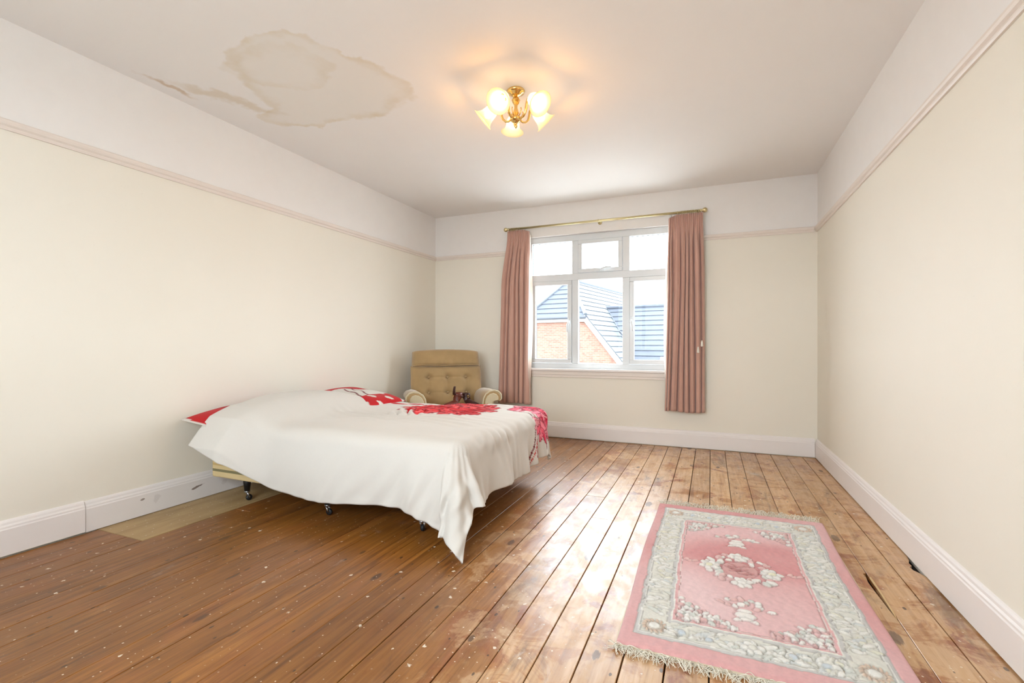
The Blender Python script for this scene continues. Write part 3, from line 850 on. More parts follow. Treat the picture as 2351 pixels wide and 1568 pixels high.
for lx in (-2.818, -2.134, -1.462):
    for ly in (2.225, 3.43):
        leg = L(bed, G().lathe([(0.0, 0.147), (0.024, 0.147), (0.023, 0.12), (0.016, 0.062), (0, 0.062)], 16, Matrix.Translation((lx, ly, 0)))).obj('leg', BLACK, bed, smooth=True)
        a = random.uniform(0, 3)
        ca, sa = math.cos(a), math.sin(a)
        g = G().lathe([(0.0, 0.066), (0.0175, 0.066), (0.0175, 0.056), (0.0, 0.054)], 14, Matrix.Translation((lx, ly, 0)))
        for s in (-1, 1):
            o = (lx - sa*0.012*s, ly + ca*0.012*s)
            g.tube([(o[0], o[1], 0.056), (o[0] + ca*0.012, o[1] + sa*0.012, 0.022)], [0.007, 0.005], 6)
        L(bed, g).obj('castor_fork', CHROME, leg, smooth=True)
        Mw = Matrix.Translation((lx + ca*0.012, ly + sa*0.012, 0.0205)) @ Matrix.Rotation(a, 4, 'Z') @ Matrix.Rotation(R(90), 4, 'X')
        L(bed, G().lathe([(0, -0.009), (0.016, -0.009), (0.0195, -0.004), (0.0195, 0.004), (0.016, 0.009), (0, 0.009)], 18, Mw)).obj('castor_wheel', RUBBER, leg, smooth=True)
matt = empty('mattress', ((BX0+BX1)/2, (BY0+BY1)/2, 0.315), label='mattress lying on the divan base, covered by the white duvet', cat='mattress')
L(matt, rbox(BX0 + 0.005, BX1 - 0.02, BY0 + 0.005, BY1 - 0.005, 0.3155, 0.490)).obj('mattress_body', fabric('cream_mattress_cover', srgb(226, 214, 188)), matt, bevel=0.03, seg=3)

def wob(seed, n=6, lo=1.0, hi=6.0):
    r = np.random.default_rng(seed)
    K = r.uniform(lo, hi, n); A = r.uniform(0, 6.28, n); P = r.uniform(0, 6.28, n); W = 1/np.sqrt(n)
    def f(x, y):
        s = 0
        for k, a, p in zip(K, A, P):
            s = s + np.sin(k*(x*np.cos(a) + y*np.sin(a)) + p)
        return s*W
    return f

def color_attr(o, name, cols):
    a = o.data.color_attributes.new(name, 'FLOAT_COLOR', 'POINT')
    a.data.foreach_set('color', np.asarray(cols, dtype=np.float32).ravel())

def array_grid(name, X, Y, Z, mat, parent, cols=None, mask=None, attr='print', **kw):
    nv, nu = X.shape
    v = np.stack([X, Y, Z], -1).reshape(-1, 3)
    j, i = np.meshgrid(np.arange(nv-1), np.arange(nu-1), indexing='ij')
    a = (j*nu + i).ravel()
    f = np.stack([a, a+1, a+nu+1, a+nu], 1)
    if mask is not None: f = f[mask.ravel()]
    me = bpy.data.meshes.new(name)
    me.from_pydata(v.tolist(), [], f.tolist()); me.update()
    me.polygons.foreach_set('use_smooth', [True]*len(me.polygons))
    me.materials.append(mat)
    o = bpy.data.objects.new(name, me); col.objects.link(o)
    if cols is not None: color_attr(o, attr, cols.reshape(-1, 4))
    return finish(o, parent, **kw)

# ---- pillows (only their outer ends show past the duvet)
PRINT = attr_fabric('printed_cotton', 'print', 0.8, 500, 0.08, 0.002, 0.1, 0.02)
RED = np.array(srgb(190, 14, 22)); DRED = np.array(srgb(112, 8, 20)); WHT = np.array(srgb(216, 212, 205)); PNK = np.array(srgb(238, 84, 108)); LPK = np.array(srgb(248, 150, 165))
def pillow(name, label, cx, cy, cz, lx, ly, th, tilt, rz, paint, droop=False):
    root = empty(name, (cx, cy, cz - th*0.4), rz, label=label, cat='pillow', group='pillows on the bed')
    nu, nv = 72, 72
    U, V = np.meshgrid(np.linspace(-1, 1, nu), np.linspace(-1, 1, nv))
    e = np.clip((1-np.abs(U)**3.0), 0, 1)**0.55*np.clip((1-np.abs(V)**3.0), 0, 1)**0.55
    wv = wob(5, 6, 2, 9)
    pin = 1 - 0.05*(1-np.abs(V))*np.abs(U)**4
    X = U*lx/2*pin; Y = V*ly/2*(1 - 0.05*(1-np.abs(U))*np.abs(V)**4)
    body = None
    for s, nm in ((1, 'pillow_top'), (-1, 'pillow_underside')):
        e_ = e*np.clip((Y + ly/2)/0.26, 0, 1)**0.7 if droop else e
        Z = s*e_*th/2 + 0.004*wv(X*4, Y*4)*e + th*0.4 + tilt*X - ((0.035*np.clip((-Y - 0.12)/0.26, 0, 1)**2 + 0.08*np.clip((X + 0.06)/0.22, 0, 1)*np.clip((-Y - 0.17)/0.17, 0, 1)) if droop else 0)
        Z = np.where(Y + cy > BY0 + 0.02, np.maximum(Z, 0.4912 - (cz - th*0.4)), Z)
        colr = paint(X, Y) if s > 0 else np.broadcast_to(WHT, X.shape + (4,))
        XX, YY, ZZ = (X, Y, Z) if s > 0 else (X[:, ::-1], Y[:, ::-1], Z[:, ::-1])
        cc = colr if s > 0 else colr[:, ::-1]
        array_grid(nm, XX, YY, ZZ, PRINT, root, np.ascontiguousarray(cc))
    return root
def paint_near(X, Y):
    c = np.zeros(X.shape + (4,)); c[:] = RED
    d = (np.sin(X*22 + 2*np.sin(Y*17)) > 0.8); c[d] = DRED*0.35 + RED*0.65
    edge = Y < -0.355; c[edge] = WHT
    c[..., 3] = 1; return c
def paint_far(X, Y):
    c = np.zeros(X.shape + (4,)); c[:] = WHT
    c[X < -0.10 + 0.06*np.sin(Y*11)] = RED
    wv = 0.010*np.sin(X*34)
    st = (np.abs(Y + 0.075 + 0.26*(X + 0.1) - wv) < 0.008) | (np.abs(Y - 0.01 + 0.30*(X + 0.1) - wv) < 0.008)
    c[st & (X > -0.12) & (X < 0.17)] = DRED
    fl = (X > 0.17) & (np.sin(X*60 + 2*np.sin(Y*30)) + np.cos(Y*44) > -1.1); c[fl] = RED
    c[..., 3] = 1; return c
pillow('pillow', 'red pillow poking out beside the left wall at the near duvet corner', -2.875, 2.37, 0.545, 0.49, 0.76, 0.095, -0.15, R(1), paint_near, True)
pillow('pillow', 'red and white striped pillow at the far side of the bed', -2.795, 3.285, 0.573, 0.64, 0.46, 0.125, -0.11, R(-4), paint_far)

# ---- duvet
def duvet():
    step = 0.0085
    s0, sF = -2.95, BX1 + 0.345          # head edge .. foot hem
    tN, tFar = BY0 - 0.40, BY1 + 0.13
    ns = int((sF - s0)/step); nt = int((tFar - tN)/step)
    S, T_ = np.meshgrid(np.linspace(s0, sF, ns), np.linspace(tN, tFar, nt))
    # near hem rises a little towards the head; far edge is pulled back off the far pillow
    v = (T_ - tN)/(tFar - tN)
    kh = np.clip((-2.35 - S)/0.65, 0, 1); kh = kh*kh*(3-2*kh)
    near = tN + 0.012*np.sin(S*7) + np.interp(S, [-2.97, -2.90, -2.80, -2.68, -2.5, -2.3], [0.085, 0.07, 0.035, -0.005, 0.03, 0.02]) - 0.075*np.clip((S + 1.52)/0.30, 0, 1)**1.3
    kf = np.clip((-2.30 - S)/0.45, 0, 1); kf = kf*kf*(3-2*kf)
    far = tFar - 0.46*kf
    T = near + (far - near)*v
    foot = sF + 0.015*np.sin(T*9)
    S = s0 + (S - s0)*(foot - s0)/(sF - s0)
    S = S + 0.055*np.exp(-((T - 2.27)/0.13)**2)*np.clip((-2.55 - S)/0.4, 0, 1)
    # the padded top
    w1, w2, w3 = wob(21, 8, 2, 6), wob(22, 10, 8, 18), wob(23, 10, 25, 60)
    top = 0.537 + 0.011*w1(S, T) + 0.006*w2(S*0.5, T)
    hd = np.clip((-2.52 - S)/0.36, 0, 1); hd = hd*hd*(3-2*hd)
    hump = np.clip(1 - ((T - 2.80)/0.78)**4, 0, 1)
    top = top + hd*hump*0.098
    # crumpled ridge where the cover was pushed up
    cr_ = np.exp(-(((S + 2.03)/0.12)**2 + ((T - 2.88)/0.12)**2))
    top = top + cr_*(0.016 + 0.026*np.sin(S*70 + 24*T + 2*np.sin(T*40)))
    cr2 = np.exp(-(((S + 2.0)/0.5)**2 + ((T - 2.75)/0.2)**2))
    top = top + cr2*0.009*np.sin(T*70 + 9*S + 2*np.sin(5*S))
    pet = np.exp(-(((S + 1.86)/0.36)**4 + ((T - 3.22)/0.30)**4)); top = top + pet*0.006*np.sin(S*55 + 20*np.sin(T*9))*np.sin(T*48 + S*20)
    top = np.maximum(top, 0.516)
    # edges
    rad = 0.085
    ex0 = BX1 - rad*0.55; ey0 = BY0 + rad*0.55; ey1 = BY1 - rad*0.4
    dx = np.maximum(S - ex0, 0); dyn = np.maximum(ey0 - T, 0); dyf = np.maximum(T - ey1, 0)
    dy = np.where(dyn > 0, -dyn, dyf)
    rho = np.sqrt(dx**2 + dy**2) + 1e-9
    ux, uy = dx/rho, dy/rho
    th = np.arctan2(np.abs(dy), dx)            # 0 foot side, pi/2 near side
    arc = rad*math.pi/2
    phi = np.minimum(rho, arc)/rad
    out = rad*np.sin(phi); down = rad*(1-np.cos(phi))
    rest = np.maximum(rho - arc, 0)
    flare = np.where(dyn > 0, 0.15, 0.10)
    corner = np.sqrt(np.clip(np.sin(2*th), 0, 1))*(dx > 0)*(dyn > 0)
    flare = flare*(1-corner) + 0.50*corner
    out = out + rest*np.sin(flare); down = down + rest*np.cos(flare)
    # hanging folds, running down the drop
    tau = np.where(dx > 0, ex0 + (dyn > 0)*(math.pi/2 - th)*-0.0, S)
    kd = np.clip(rest/0.24, 0, 1)
    ang_fold = np.sin(th*7.0 + 0.4)*corner*0.022
    foot_f = np.where((dx > 0), 1 - th/(math.pi/2)*(dyn > 0), 0)
    near_f = np.where((dyn > 0), 1 - (math.pi/2 - th)/(math.pi/2)*(dx > 0), 0)
    w4, w5 = wob(41, 7, 9, 34), wob(42, 9, 40, 95)
    fw_ = 0.017*np.sin(T*24 + 2.2*np.sin(T*6) + rho*2) + 0.014*w4(T, rho*0.25) + 0.005*w5(T, rho*0.2)
    nw_ = 0.012*np.sin(S*9 + 1) + 0.009*np.sin((S + 0.7*rho)*24 + 1.5*np.sin(S*5))*np.clip(0.4 + w1(S, T), 0, 1) + 0.0045*np.sin((S + 0.8*rho)*48 + 2*np.sin(S*9))
    kn = np.clip((S + 2.2)/1.0, 0, 1)
    nw_ = nw_*(0.5 + 0.9*kn) + 0.012*np.sin(S*30)*np.clip((S + 1.75)/0.5, 0, 1)
    fold = kd*(fw_*foot_f + nw_*near_f + ang_fold) + 0.030*np.sin(math.pi*np.clip(rho/0.46, 0, 1))*near_f*(1-0.4*hd)
    # small tension lines from the near foot corner
    ray = corner*np.clip(rho/0.1, 0, 1)*0.003*np.sin(th*22)
    sph = np.exp(-((rho - 0.10)/0.10)**2)*(dx > 0)*(0.0055*w5(T*0.8, rho*0.5))
    out = np.maximum(out + fold + ray + sph, 0)
    bx = np.minimum(S, ex0); by = np.clip(T, ey0, ey1)
    X = bx + ux*out*(1 - 0.12*corner); Y = by + uy*out; Z = top - down + 0.004*w3(S*0.5, T*0.5)*np.clip(1 - rho/0.2, 0.3, 1)
    # over the near pillow the cover slopes straight down to a stiff corner
    py_ = np.array([1.875, 1.895, 1.92, 1.99, 2.06, 2.18, 2.32, 2.42, 2.8, 2.95, 3.05, 3.15, 3.3]); pz_ = np.array([0.10, 0.25, 0.405, 0.497, 0.575, 0.630, 0.656, 0.660, 0.662, 0.650, 0.632, 0.610, 0.59])
    seg = np.concatenate([[0], np.cumsum(np.hypot(np.diff(py_), np.diff(pz_)))]); arc0 = np.interp(2.42, py_, seg)
    al = arc0 + (T - 2.42)
    Yh = np.interp(al, seg, py_); Zh = np.interp(al, seg, pz_) + 0.006*w1(S, T) + 0.003*w2(S, T)
    wH = np.clip((-2.42 - S)/0.30, 0, 1); wH = wH*wH*(3-2*wH)
    Y = Y*(1-wH) + Yh*wH; Z = Z*(1-wH) + Zh*wH
    X = np.maximum(X, XL + 0.035); Z = np.maximum(Z, 0.016 + 0.01*np.sin(S*40))
    # ---- print
    C = np.zeros(S.shape + (4,)); C[:] = WHT
    def blob(cx, cy, rx, ry, rot, c, f=1.0):
        c_, s_ = math.cos(rot), math.sin(rot)
        a = ((S-cx)*c_ + (T-cy)*s_)/rx; b = (-(S-cx)*s_ + (T-cy)*c_)/ry
        d = np.sqrt(a*a + b*b) + 0.07*np.sin(9*np.arctan2(b, a) + rot)
        m = d < f; C[m] = c; return d
    r = np.random.default_rng(4)
    # big red bloom on the far half of the bed
    for ringr, n in ((0.27, 15), (0.20, 13), (0.13, 10), (0.06, 7)):
        for k in range(n):
            a = k*2*math.pi/n + r.uniform(-0.1, 0.1) + ringr*9
            px, py = -1.86 + ringr*math.cos(a)*1.15, 3.20 + ringr*math.sin(a)*0.92
            blob(px, py, 0.092, 0.050, a + r.uniform(-0.3, 0.3), DRED*0.6 + RED*0.4, 1.08)
            c = np.array(srgb(*[(204, 22, 30), (216, 40, 46), (188, 14, 24), (226, 62, 66)][r.integers(4)]))
            blob(px, py, 0.086, 0.045, a + r.uniform(-0.3, 0.3), c)
            if k % 2: blob(px + 0.03*math.cos(a), py + 0.03*math.sin(a), 0.035, 0.006, a, np.array(srgb(240, 110, 110)))
    blob(-2.45, 3.34, 0.10, 0.035, 0.2, RED); blob(-2.30, 3.40, 0.08, 0.03, 0.0, RED)
    # stems running over the foot end
    def line(p, q, wd, c, bend=0.0):
        p, q = np.array(p), np.array(q); d = q - p; Ln = np.linalg.norm(d); d = d/Ln
        a = ((S-p[0])*d[0] + (T-p[1])*d[1])/Ln; b = -(S-p[0])*d[1] + (T-p[1])*d[0] - bend*np.sin(math.pi*np.clip(a, 0, 1))
        C[(a > 0) & (a < 1) & (np.abs(b) < wd)] = c
    line((-1.42, 3.30), (BX1 + 0.36, 3.04), 0.007, DRED, 0.04)
    line((-1.40, 3.33), (BX1 + 0.36, 3.07), 0.004, RED, 0.04)
    line((-1.15, 3.28), (BX1 + 0.30, 3.17), 0.005, DRED, 0.02)
    line((-1.05, 3.42), (BX1 + 0.28, 3.36), 0.005, DRED, 0.02)
    blob(BX1 + 0.25, 3.185, 0.075, 0.018, -0.3, DRED*0.6 + RED*0.4); blob(BX1 + 0.22, 3.375, 0.06, 0.012, -0.2, DRED)
    # two pink blooms wrapped over the foot edge
    for cx, cy, n in ((-1.36, 3.44, 22), (-1.20, 3.44, 24), (-1.10, 3.50, 20), (-1.10, 3.34, 22)):
        for k in range(n):
            a = -0.5 + r.uniform(-1.6, 1.6); d = r.uniform(0.0, 0.10)
            px, py = cx + d*math.cos(a)*0.9, cy + d*math.sin(a)
            blob(px, py, 0.062, 0.022, a, np.array(srgb(150, 24, 50)), 1.12)
            c = np.array(srgb(*[(240, 92, 116), (246, 128, 148), (222, 48, 84), (248, 160, 172)][r.integers(4)]))
            blob(px, py, 0.058, 0.0195, a, c)
    C[..., 3] = 1
    root = empty('duvet', ((BX0+BX1)/2, (BY0+BY1)/2, 0.49), label='white duvet with red and pink flower print, one corner hanging nearly to the floor', cat='duvet')
    x, y, z = root.location
    o = array_grid('duvet_cover', X - x, Y - y, Z - z, attr_fabric('white_flower_print_cotton', 'print', 0.85, 600, 0.06, 0.002, 0.1, 0.015), root, C)
    m = o.modifiers.new('thickness', 'SOLIDIFY'); m.thickness = 0.02; m.offset = -1.0
    return root
duvet()

# ================================================================== ARMCHAIR
VELVET = fabric('tan_velvet', srgb(170, 142, 100), 0.8, 260, 0.5, 0.10, 0.15)
VELVET_L = fabric('pale_tan_velvet_piping', srgb(206, 194, 164), 0.75, 260, 0.4, 0.05, 0.12)
chair = empty('armchair', (-2.50, 4.32, 0), R(38), label='tan velvet reclining armchair with buttoned back in the corner', cat='armchair')
# local axes: x right (seen from the front), -y forward, z up
BT = R(14)
def back_pt(x, h, d):        # h along the back, d out of the back towards the sitter
    return (x, 0.235 + math.sin(BT)*h - math.cos(BT)*d, 0.40 + math.cos(BT)*h + math.sin(BT)*d)
buttons = [(x, h) for h in (0.10, 0.265) for x in (-0.20, 0.0, 0.20)]
def back_face(x, h, hw, h0, h1, th):
    ex = max(0, 1 - abs(x/hw)**7)**0.5
    eh = max(0, 1 - abs((2*h - h0 - h1)/(h1 - h0))**7)**0.5
    d = th*ex*eh
    return d
def cushion(name, hw, h0, h1, th, back, tuft, nu, nv, taper=0.0, arch=0.0):
    g = G()
    def front(u, v):
        x = (2*u-1)*hw; h = h0 + (h1-h0)*v
        d = back_face(x, h, hw, h0, h1, th)
        if tuft:
            for bx, bh in buttons:
                d -= 0.028*math.exp(-(((x-bx)/0.035)**2 + ((h-bh)/0.035)**2))
            for bx in (-0.20, 0.0, 0.20):
                d -= 0.006*math.exp(-((x-bx)/0.010)**2)*(0.08 < h < 0.28)
            for bh in (0.10, 0.265):
                d -= 0.006*math.exp(-((h-bh)/0.010)**2)*(abs(x) < 0.24)
        else:
            d += 0.006*math.sin(x*70)*math.exp(-(x/0.12)**2)*math.exp(-((h-h0)/0.06)**2)
        hh = h + arch*(1-(x/hw)**2)*v
        return back_pt(x*(1 - taper*v), hh, 0.02 + d)
    def rear(u, v):
        x = (2*u-1)*hw; h = h0 + (h1-h0)*v
        ex = max(0, 1 - abs(x/hw)**7)**0.5; eh = max(0, 1 - abs((2*h-h0-h1)/(h1-h0))**7)**0.5
        return back_pt(x*(1 - taper*v), h + arch*(1-(x/hw)**2)*v, 0.02 - back*ex*eh)
    g.grid(front, nu, nv); g.grid(rear, nu, nv, flip=True)
    return g.obj(name, VELVET, chair, smooth=True)
bk = cushion('backrest', 0.385, -0.06, 0.405, 0.09, 0.06, True, 70, 60)
hr = cushion('headrest', 0.375, 0.385, 0.565, 0.105, 0.07, False, 60, 30, 0.03, 0.018)
for bx, bh in buttons:
    p = back_pt(bx, bh, 0.088)
    G().lathe([(0, -0.008), (0.010, -0.006), (0.012, 0.0), (0.008, 0.006), (0, 0.008)], 12, Matrix.Translation(p) @ Matrix.Rotation(R(90) - BT, 4, 'X')).obj('button', VELVET, bk, smooth=True)
edge = [back_pt(x, 0.395 - 0.004*math.cos(x*8), 0.02 + 0.095*max(0, 1-abs(x/0.37)**7)**0.5) for x in np.linspace(-0.369, 0.369, 40)]
G().tube(edge, 0.005, 6).obj('piping', VELVET, hr, smooth=True)
G().box(-0.275, 0.275, -0.33, 0.235, 0.25, 0.385).obj('seat', VELVET, chair, bevel=0.05, seg=4)
G().box(-0.29, 0.29, -0.30, 0.30, 0.07, 0.25).obj('seat_base', VELVET, chair, bevel=0.02, seg=3)
AP = [(0.0, 0.09), (0.0, 0.46), (0.008, 0.505), (0.03, 0.545), (0.07, 0.570), (0.115, 0.578), (0.155, 0.566), (0.182, 0.536), (0.186, 0.500), (0.170, 0.480), (0.148, 0.480), (0.125, 0.490), (0.105, 0.478), (0.092, 0.44), (0.088, 0.38), (0.088, 0.09)]
for s in (-1, 1):
    pts = [((0.278 + a)*s, b) for a, b in AP]
    if s > 0: pts = pts[::-1]
    n = len(pts)
    v = []
    ys = [-0.36, -0.34, -0.1, 0.15, 0.28]
    for y, sc in zip(ys, (0.0, 1, 1, 0.97, 0.94)):
        for a, b in pts:
            if sc == 0.0:
                cx, cz = 0.278*s + 0.06*s, 0.40
                v.append((cx + (a-cx)*0.9, y, cz + (b-cz)*0.94))
            else: v.append((a, y, 0.09 + (b-0.09)*(sc if b > 0.3 else 1)))
    f = [tuple(range(n)), tuple(reversed(range((len(ys)-1)*n, len(ys)*n)))]
    for k in range(len(ys)-1):
        f += [(k*n+i, (k+1)*n+i, (k+1)*n+(i+1) % n, k*n+(i+1) % n) for i in range(n)]
    arm = G().add(v, f).obj('armrest', VELVET, chair, bevel=0.006, seg=2)
    G().tube([((0.278 + a)*s, -0.345, b) for a, b in AP], 0.009, 8).obj('piping', VELVET_L, arm, smooth=True)
    cx, cz = 0.278*s + 0.06*s, 0.40
    q = [(cx + ((0.278 + a)*s - cx)*0.74, cz + (b-cz)*0.86) for a, b in AP[:9]] + [(cx + ((0.278 + a)*s - cx)*0.8, cz + (b-cz)*0.9) for a, b in AP[12:]]
    if s > 0: q = q[::-1]
    G().prism(q[::-1], -0.372, -0.352, axis=1).obj('arm_panel', VELVET_L, arm, bevel=0.006, seg=2)
for sx in (-0.25, 0.25):
    for sy in (-0.27, 0.25):
        G().lathe([(0, 0.0), (0.016, 0.0), (0.024, 0.072), (0, 0.072)], 12, Matrix.Translation((sx, sy, 0))).obj('foot', BLACK, chair, smooth=True)

# ---- boots standing on the seat
LEATHER = plain('brown_leather', srgb(104, 44, 30), 0.38, var=0.2, scale=14, bump=0.15)
LEATHER_D = plain('dark_brown_leather', srgb(62, 28, 22), 0.42, var=0.2, scale=14, bump=0.15)
SOLE = plain('dark_sole', srgb(34, 24, 20), 0.7)
def boot(loc, rz, label, mat, tall, lean, tab):
    root = empty('ankle_boot', loc, rz, label=label, cat='boot', group='pair of boots on the armchair')
    # loft: foot from toe to heel, then shaft; rings given as (cx, cz, rx, ry, pitch)
    n = 20
    def ring(cx, cz, rx, ry, up):
        out = []
        for k in range(n):
            a = 2*math.pi*k/n
            out.append((cx + up[0]*math.cos(a)*rx, math.sin(a)*ry, cz + up[1]*math.cos(a)*rx))
        return out
    rings_ = [ring(0.205, 0.030, 0.010, 0.016, (0.2, 0.98)), ring(0.190, 0.036, 0.026, 0.034, (0.1, 0.99)), ring(0.14, 0.040, 0.034, 0.043, (0.0, 1)), ring(0.08, 0.050, 0.044, 0.041, (-0.25, 0.97)),
              ring(0.045, 0.075, 0.056, 0.040, (-0.62, 0.78)), ring(0.02 + lean*0.03, 0.105, 0.052, 0.040, (-0.93, 0.36)), ring(0.005 + lean*0.06, 0.14, 0.046, 0.040, (-1, 0.05)), ring(lean*0.09, tall, 0.048, 0.042, (-1, 0.0))]
    v = [p for q in rings_ for p in q]; f = [tuple(range(n))[::-1]]
    for k in range(len(rings_)-1):
        f += [(k*n+i, k*n+(i+1) % n, (k+1)*n+(i+1) % n, (k+1)*n+i) for i in range(n)]
    G().add(v, f).obj('upper', mat, root, smooth=True, solid=0.004)
    out = [(0.075*math.cos(a)*1.35 + 0.085 if math.cos(a) > 0 else 0.075*math.cos(a)*0.95 + 0.085, 0.043*math.sin(a)) for a in np.linspace(0, 2*math.pi, 22, endpoint=False)]
    out = [(x + 0.012, y) for x, y in out]
    G().prism(out, 0.0, 0.014, axis=2).obj('sole', SOLE, root, bevel=0.003)
    G().box(-0.035, 0.03, -0.032, 0.032, -0.0, 0.026).obj('heel', SOLE, root, bevel=0.006)
    sx = lean*0.075
    st = [(sx + 0.052*math.cos(a), 0.0455*math.sin(a), tall*0.80 + 0.008*math.cos(a)) for a in np.linspace(0, 2*math.pi, 24, endpoint=False)]
    G().tube(st, 0.005, 6, closed=True).obj('strap', mat, root, smooth=True)
    bk_ = [(sx + 0.056, -0.012 + 0.012*math.cos(a), tall*0.80 + 0.012*math.sin(a)) for a in np.linspace(0, 2*math.pi, 12, endpoint=False)]
    G().tube(bk_, 0.0022, 6, closed=True).obj('buckle', BRASS, root, smooth=True)
    if tab:
        G().grid(lambda u, w_: (lean*0.09 + 0.046 + 0.012*w_ - 0.02*w_*w_, (u-0.5)*0.046*(1-0.4*w_), tall - 0.02 + 0.085*w_), 6, 8).obj('tongue', LEATHER_D, root, smooth=True, solid=0.005)
    return root
c_, s_ = math.cos(R(38)), math.sin(R(38))
def ch(x, y, z): return (-2.50 + c_*x - s_*y, 4.32 + s_*x + c_*y, z)
boot(ch(0.075, -0.18, 0.3855), R(38 - 150), 'brown leather ankle boot with upright tongue on armchair seat', LEATHER, 0.165, 0.3, True)
boot(ch(0.135, -0.10, 0.3855), R(38 - 60), 'dark brown ankle boot with open top beside the armchair\'s right arm', LEATHER_D, 0.150, 0.2, False)

# ================================================================== RUG
def rug():
    x0, x1, y0, y1 = -0.307, 0.585, 1.650, 3.205
    root = empty('rug', ((x0+x1)/2, (y0+y1)/2, 0), label='pink and cream carved wool rug with floral medallion and fringed ends', cat='rug')
    st = 0.004
    nx = int((x1-x0)/st); ny = int((y1-y0)/st)
    X, Y = np.meshgrid(np.linspace(x0, x1, nx), np.linspace(y0, y1, ny))
    Hh = np.full(X.shape, 0.0125); C = np.zeros(X.shape + (4,))
    n1, n2, n3 = wob(31, 9, 4, 12), wob(32, 12, 60, 200), wob(33, 8, 14, 30)
    xj = X + 0.0022*np.sin(Y*31) + 0.0015*np.sin(Y*57); yj = Y + 0.0022*np.sin(X*33)
    P_ = lambda r_, g_, b_: np.array(srgb(r_, g_, b_))
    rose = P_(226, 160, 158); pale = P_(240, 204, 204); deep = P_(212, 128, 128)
    cream = P_(232, 230, 219); cream2 = P_(243, 241, 234); grey = P_(208, 206, 202)
    # sheen of the brushed pile painted into the pinks, paler towards the near right
    nap_sheen = np.clip(0.5 + 0.42*n1(X*0.8, Y*0.9) + 0.25*(X - 0.1) - 0.16*(Y - 2.45) + 0.08*n3(X, Y), 0, 1)[..., None]
    pink = rose*(1-nap_sheen) + pale*nap_sheen
    dp = np.clip((0.35 - nap_sheen)/0.35, 0, 1); pink = pink*(1-0.6*dp) + deep*0.6*dp
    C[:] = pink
    C[(xj < -0.262) | (xj > 0.532) | (yj < 1.72) | (yj > 3.13)] = 0
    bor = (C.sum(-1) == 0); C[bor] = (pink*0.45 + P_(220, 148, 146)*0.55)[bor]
    def ringed(a0, a1, b0, b1): return (xj > a0) & (xj < a1) & (yj > b0) & (yj < b1)
    ox = (-0.262, 0.532, 1.72, 3.13); ix = (-0.133, 0.395, 1.855, 2.945)
    def inset(r_, d): return (r_[0]+d, r_[1]-d, r_[2]+d, r_[3]-d)
    band = ringed(*ox) & ~ringed(*ix)
    C[band] = cream
    C[band] = C[band]*(1 - 0.05*np.clip(n3(X, Y)[band], 0, 1)[:, None])
    def outline(r_, wd, c, dh):
        m = ringed(*r_) & ~ringed(*inset(r_, wd)); C[m] = c; Hh[m] += dh
    outline(ox, 0.004, P_(186, 178, 172), -0.003); outline(inset(ox, 0.004), 0.010, grey, -0.001); outline(inset(ox, 0.014), 0.005, cream2, 0.001); outline(inset(ox, 0.019), 0.003, P_(190, 186, 178), -0.002)
    outline(inset(ix, -0.022), 0.003, P_(190, 186, 178), -0.002); outline(inset(ix, -0.018), 0.012, grey, -0.001); outline(inset(ix, -0.004), 0.004, cream2, 0.001)
    outline(ix, 0.010, rose*0.6 + pale*0.4, 0.0); outline(inset(ix, 0.010), 0.003, P_(236, 220, 214), 0.001); outline(inset(ix, 0.013), 0.003, P_(186, 140, 136), -0.002)
    def blob(cx, cy, rx, ry, rot, c, h=0.004, petals=0, groove=True, gd=0.84):
        m0 = (np.abs(X-cx) < 1.6*max(rx, ry)) & (np.abs(Y-cy) < 1.6*max(rx, ry))
        if not m0.any(): return
        xs, ys = X[m0]-cx, Y[m0]-cy
        a = (xs*math.cos(rot) + ys*math.sin(rot))/rx; b = (-xs*math.sin(rot) + ys*math.cos(rot))/ry
        d = np.sqrt(a*a + b*b)
        if petals: d = d*(1 + 0.16*np.cos(petals*np.arctan2(b, a) + rot))
        hh = Hh[m0]; cc = C[m0]
        if groove:
            gr = (d >= 1) & (d < 1 + 0.0035/min(rx, ry) + 0.06); hh[gr] -= 0.0034; cc[gr] = cc[gr]*gd
        ins = d < 1
        hh[ins] = 0.0125 + h*(1 - 0.6*d[ins]**2); cc[ins] = c
        Hh[m0] = hh; C[m0] = cc
    r = np.random.default_rng(12)
    W1 = P_(246, 242, 236); YL = P_(240, 236, 208); BL = P_(212, 220, 226); GR = P_(222, 224, 216); OR = P_(230, 204, 182); PK = P_(234, 194, 190)
    def flower(cx, cy, s, c, centre=None):
        for k in range(6):
            a = k*math.pi/3 + r.uniform(0, 0.5)
            blob(cx + s*0.62*math.cos(a), cy + s*0.62*math.sin(a), s*0.46, s*0.34, a, c*r.uniform(0.95, 1.03), 0.005)
        blob(cx, cy, s*0.36, s*0.36, 0, centre if centre is not None else c, 0.007)
    # central wreath
    cx, cy = 0.128, 2.385
    for k in range(52):
        a = k*2*math.pi/52; rr = r.uniform(0.088, 0.145)
        blob(cx + rr*math.cos(a)*1.02, cy + rr*math.sin(a)*1.05, r.uniform(0.013, 0.026), r.uniform(0.010, 0.016), r.uniform(0, 3), [W1, GR, PK, W1*0.97, PK][r.integers(5)], 0.005)
    for a, c in ((0, YL), (math.pi/2, W1), (math.pi, YL), (-math.pi/2, W1)):
        flower(cx + 0.128*math.cos(a), cy + 0.128*math.sin(a), 0.044, W1, c)
    blob(cx, cy, 0.072, 0.072, 0, P_(218, 160, 156), 0.001, 0)
    for k in range(18):
        a, rr = r.uniform(0, 6.28), r.uniform(0, 0.055); blob(cx + rr*math.cos(a), cy + rr*math.sin(a), 0.012, 0.004, r.uniform(-0.6, 0.6), P_(208, 144, 142), 0.002, 0, True)
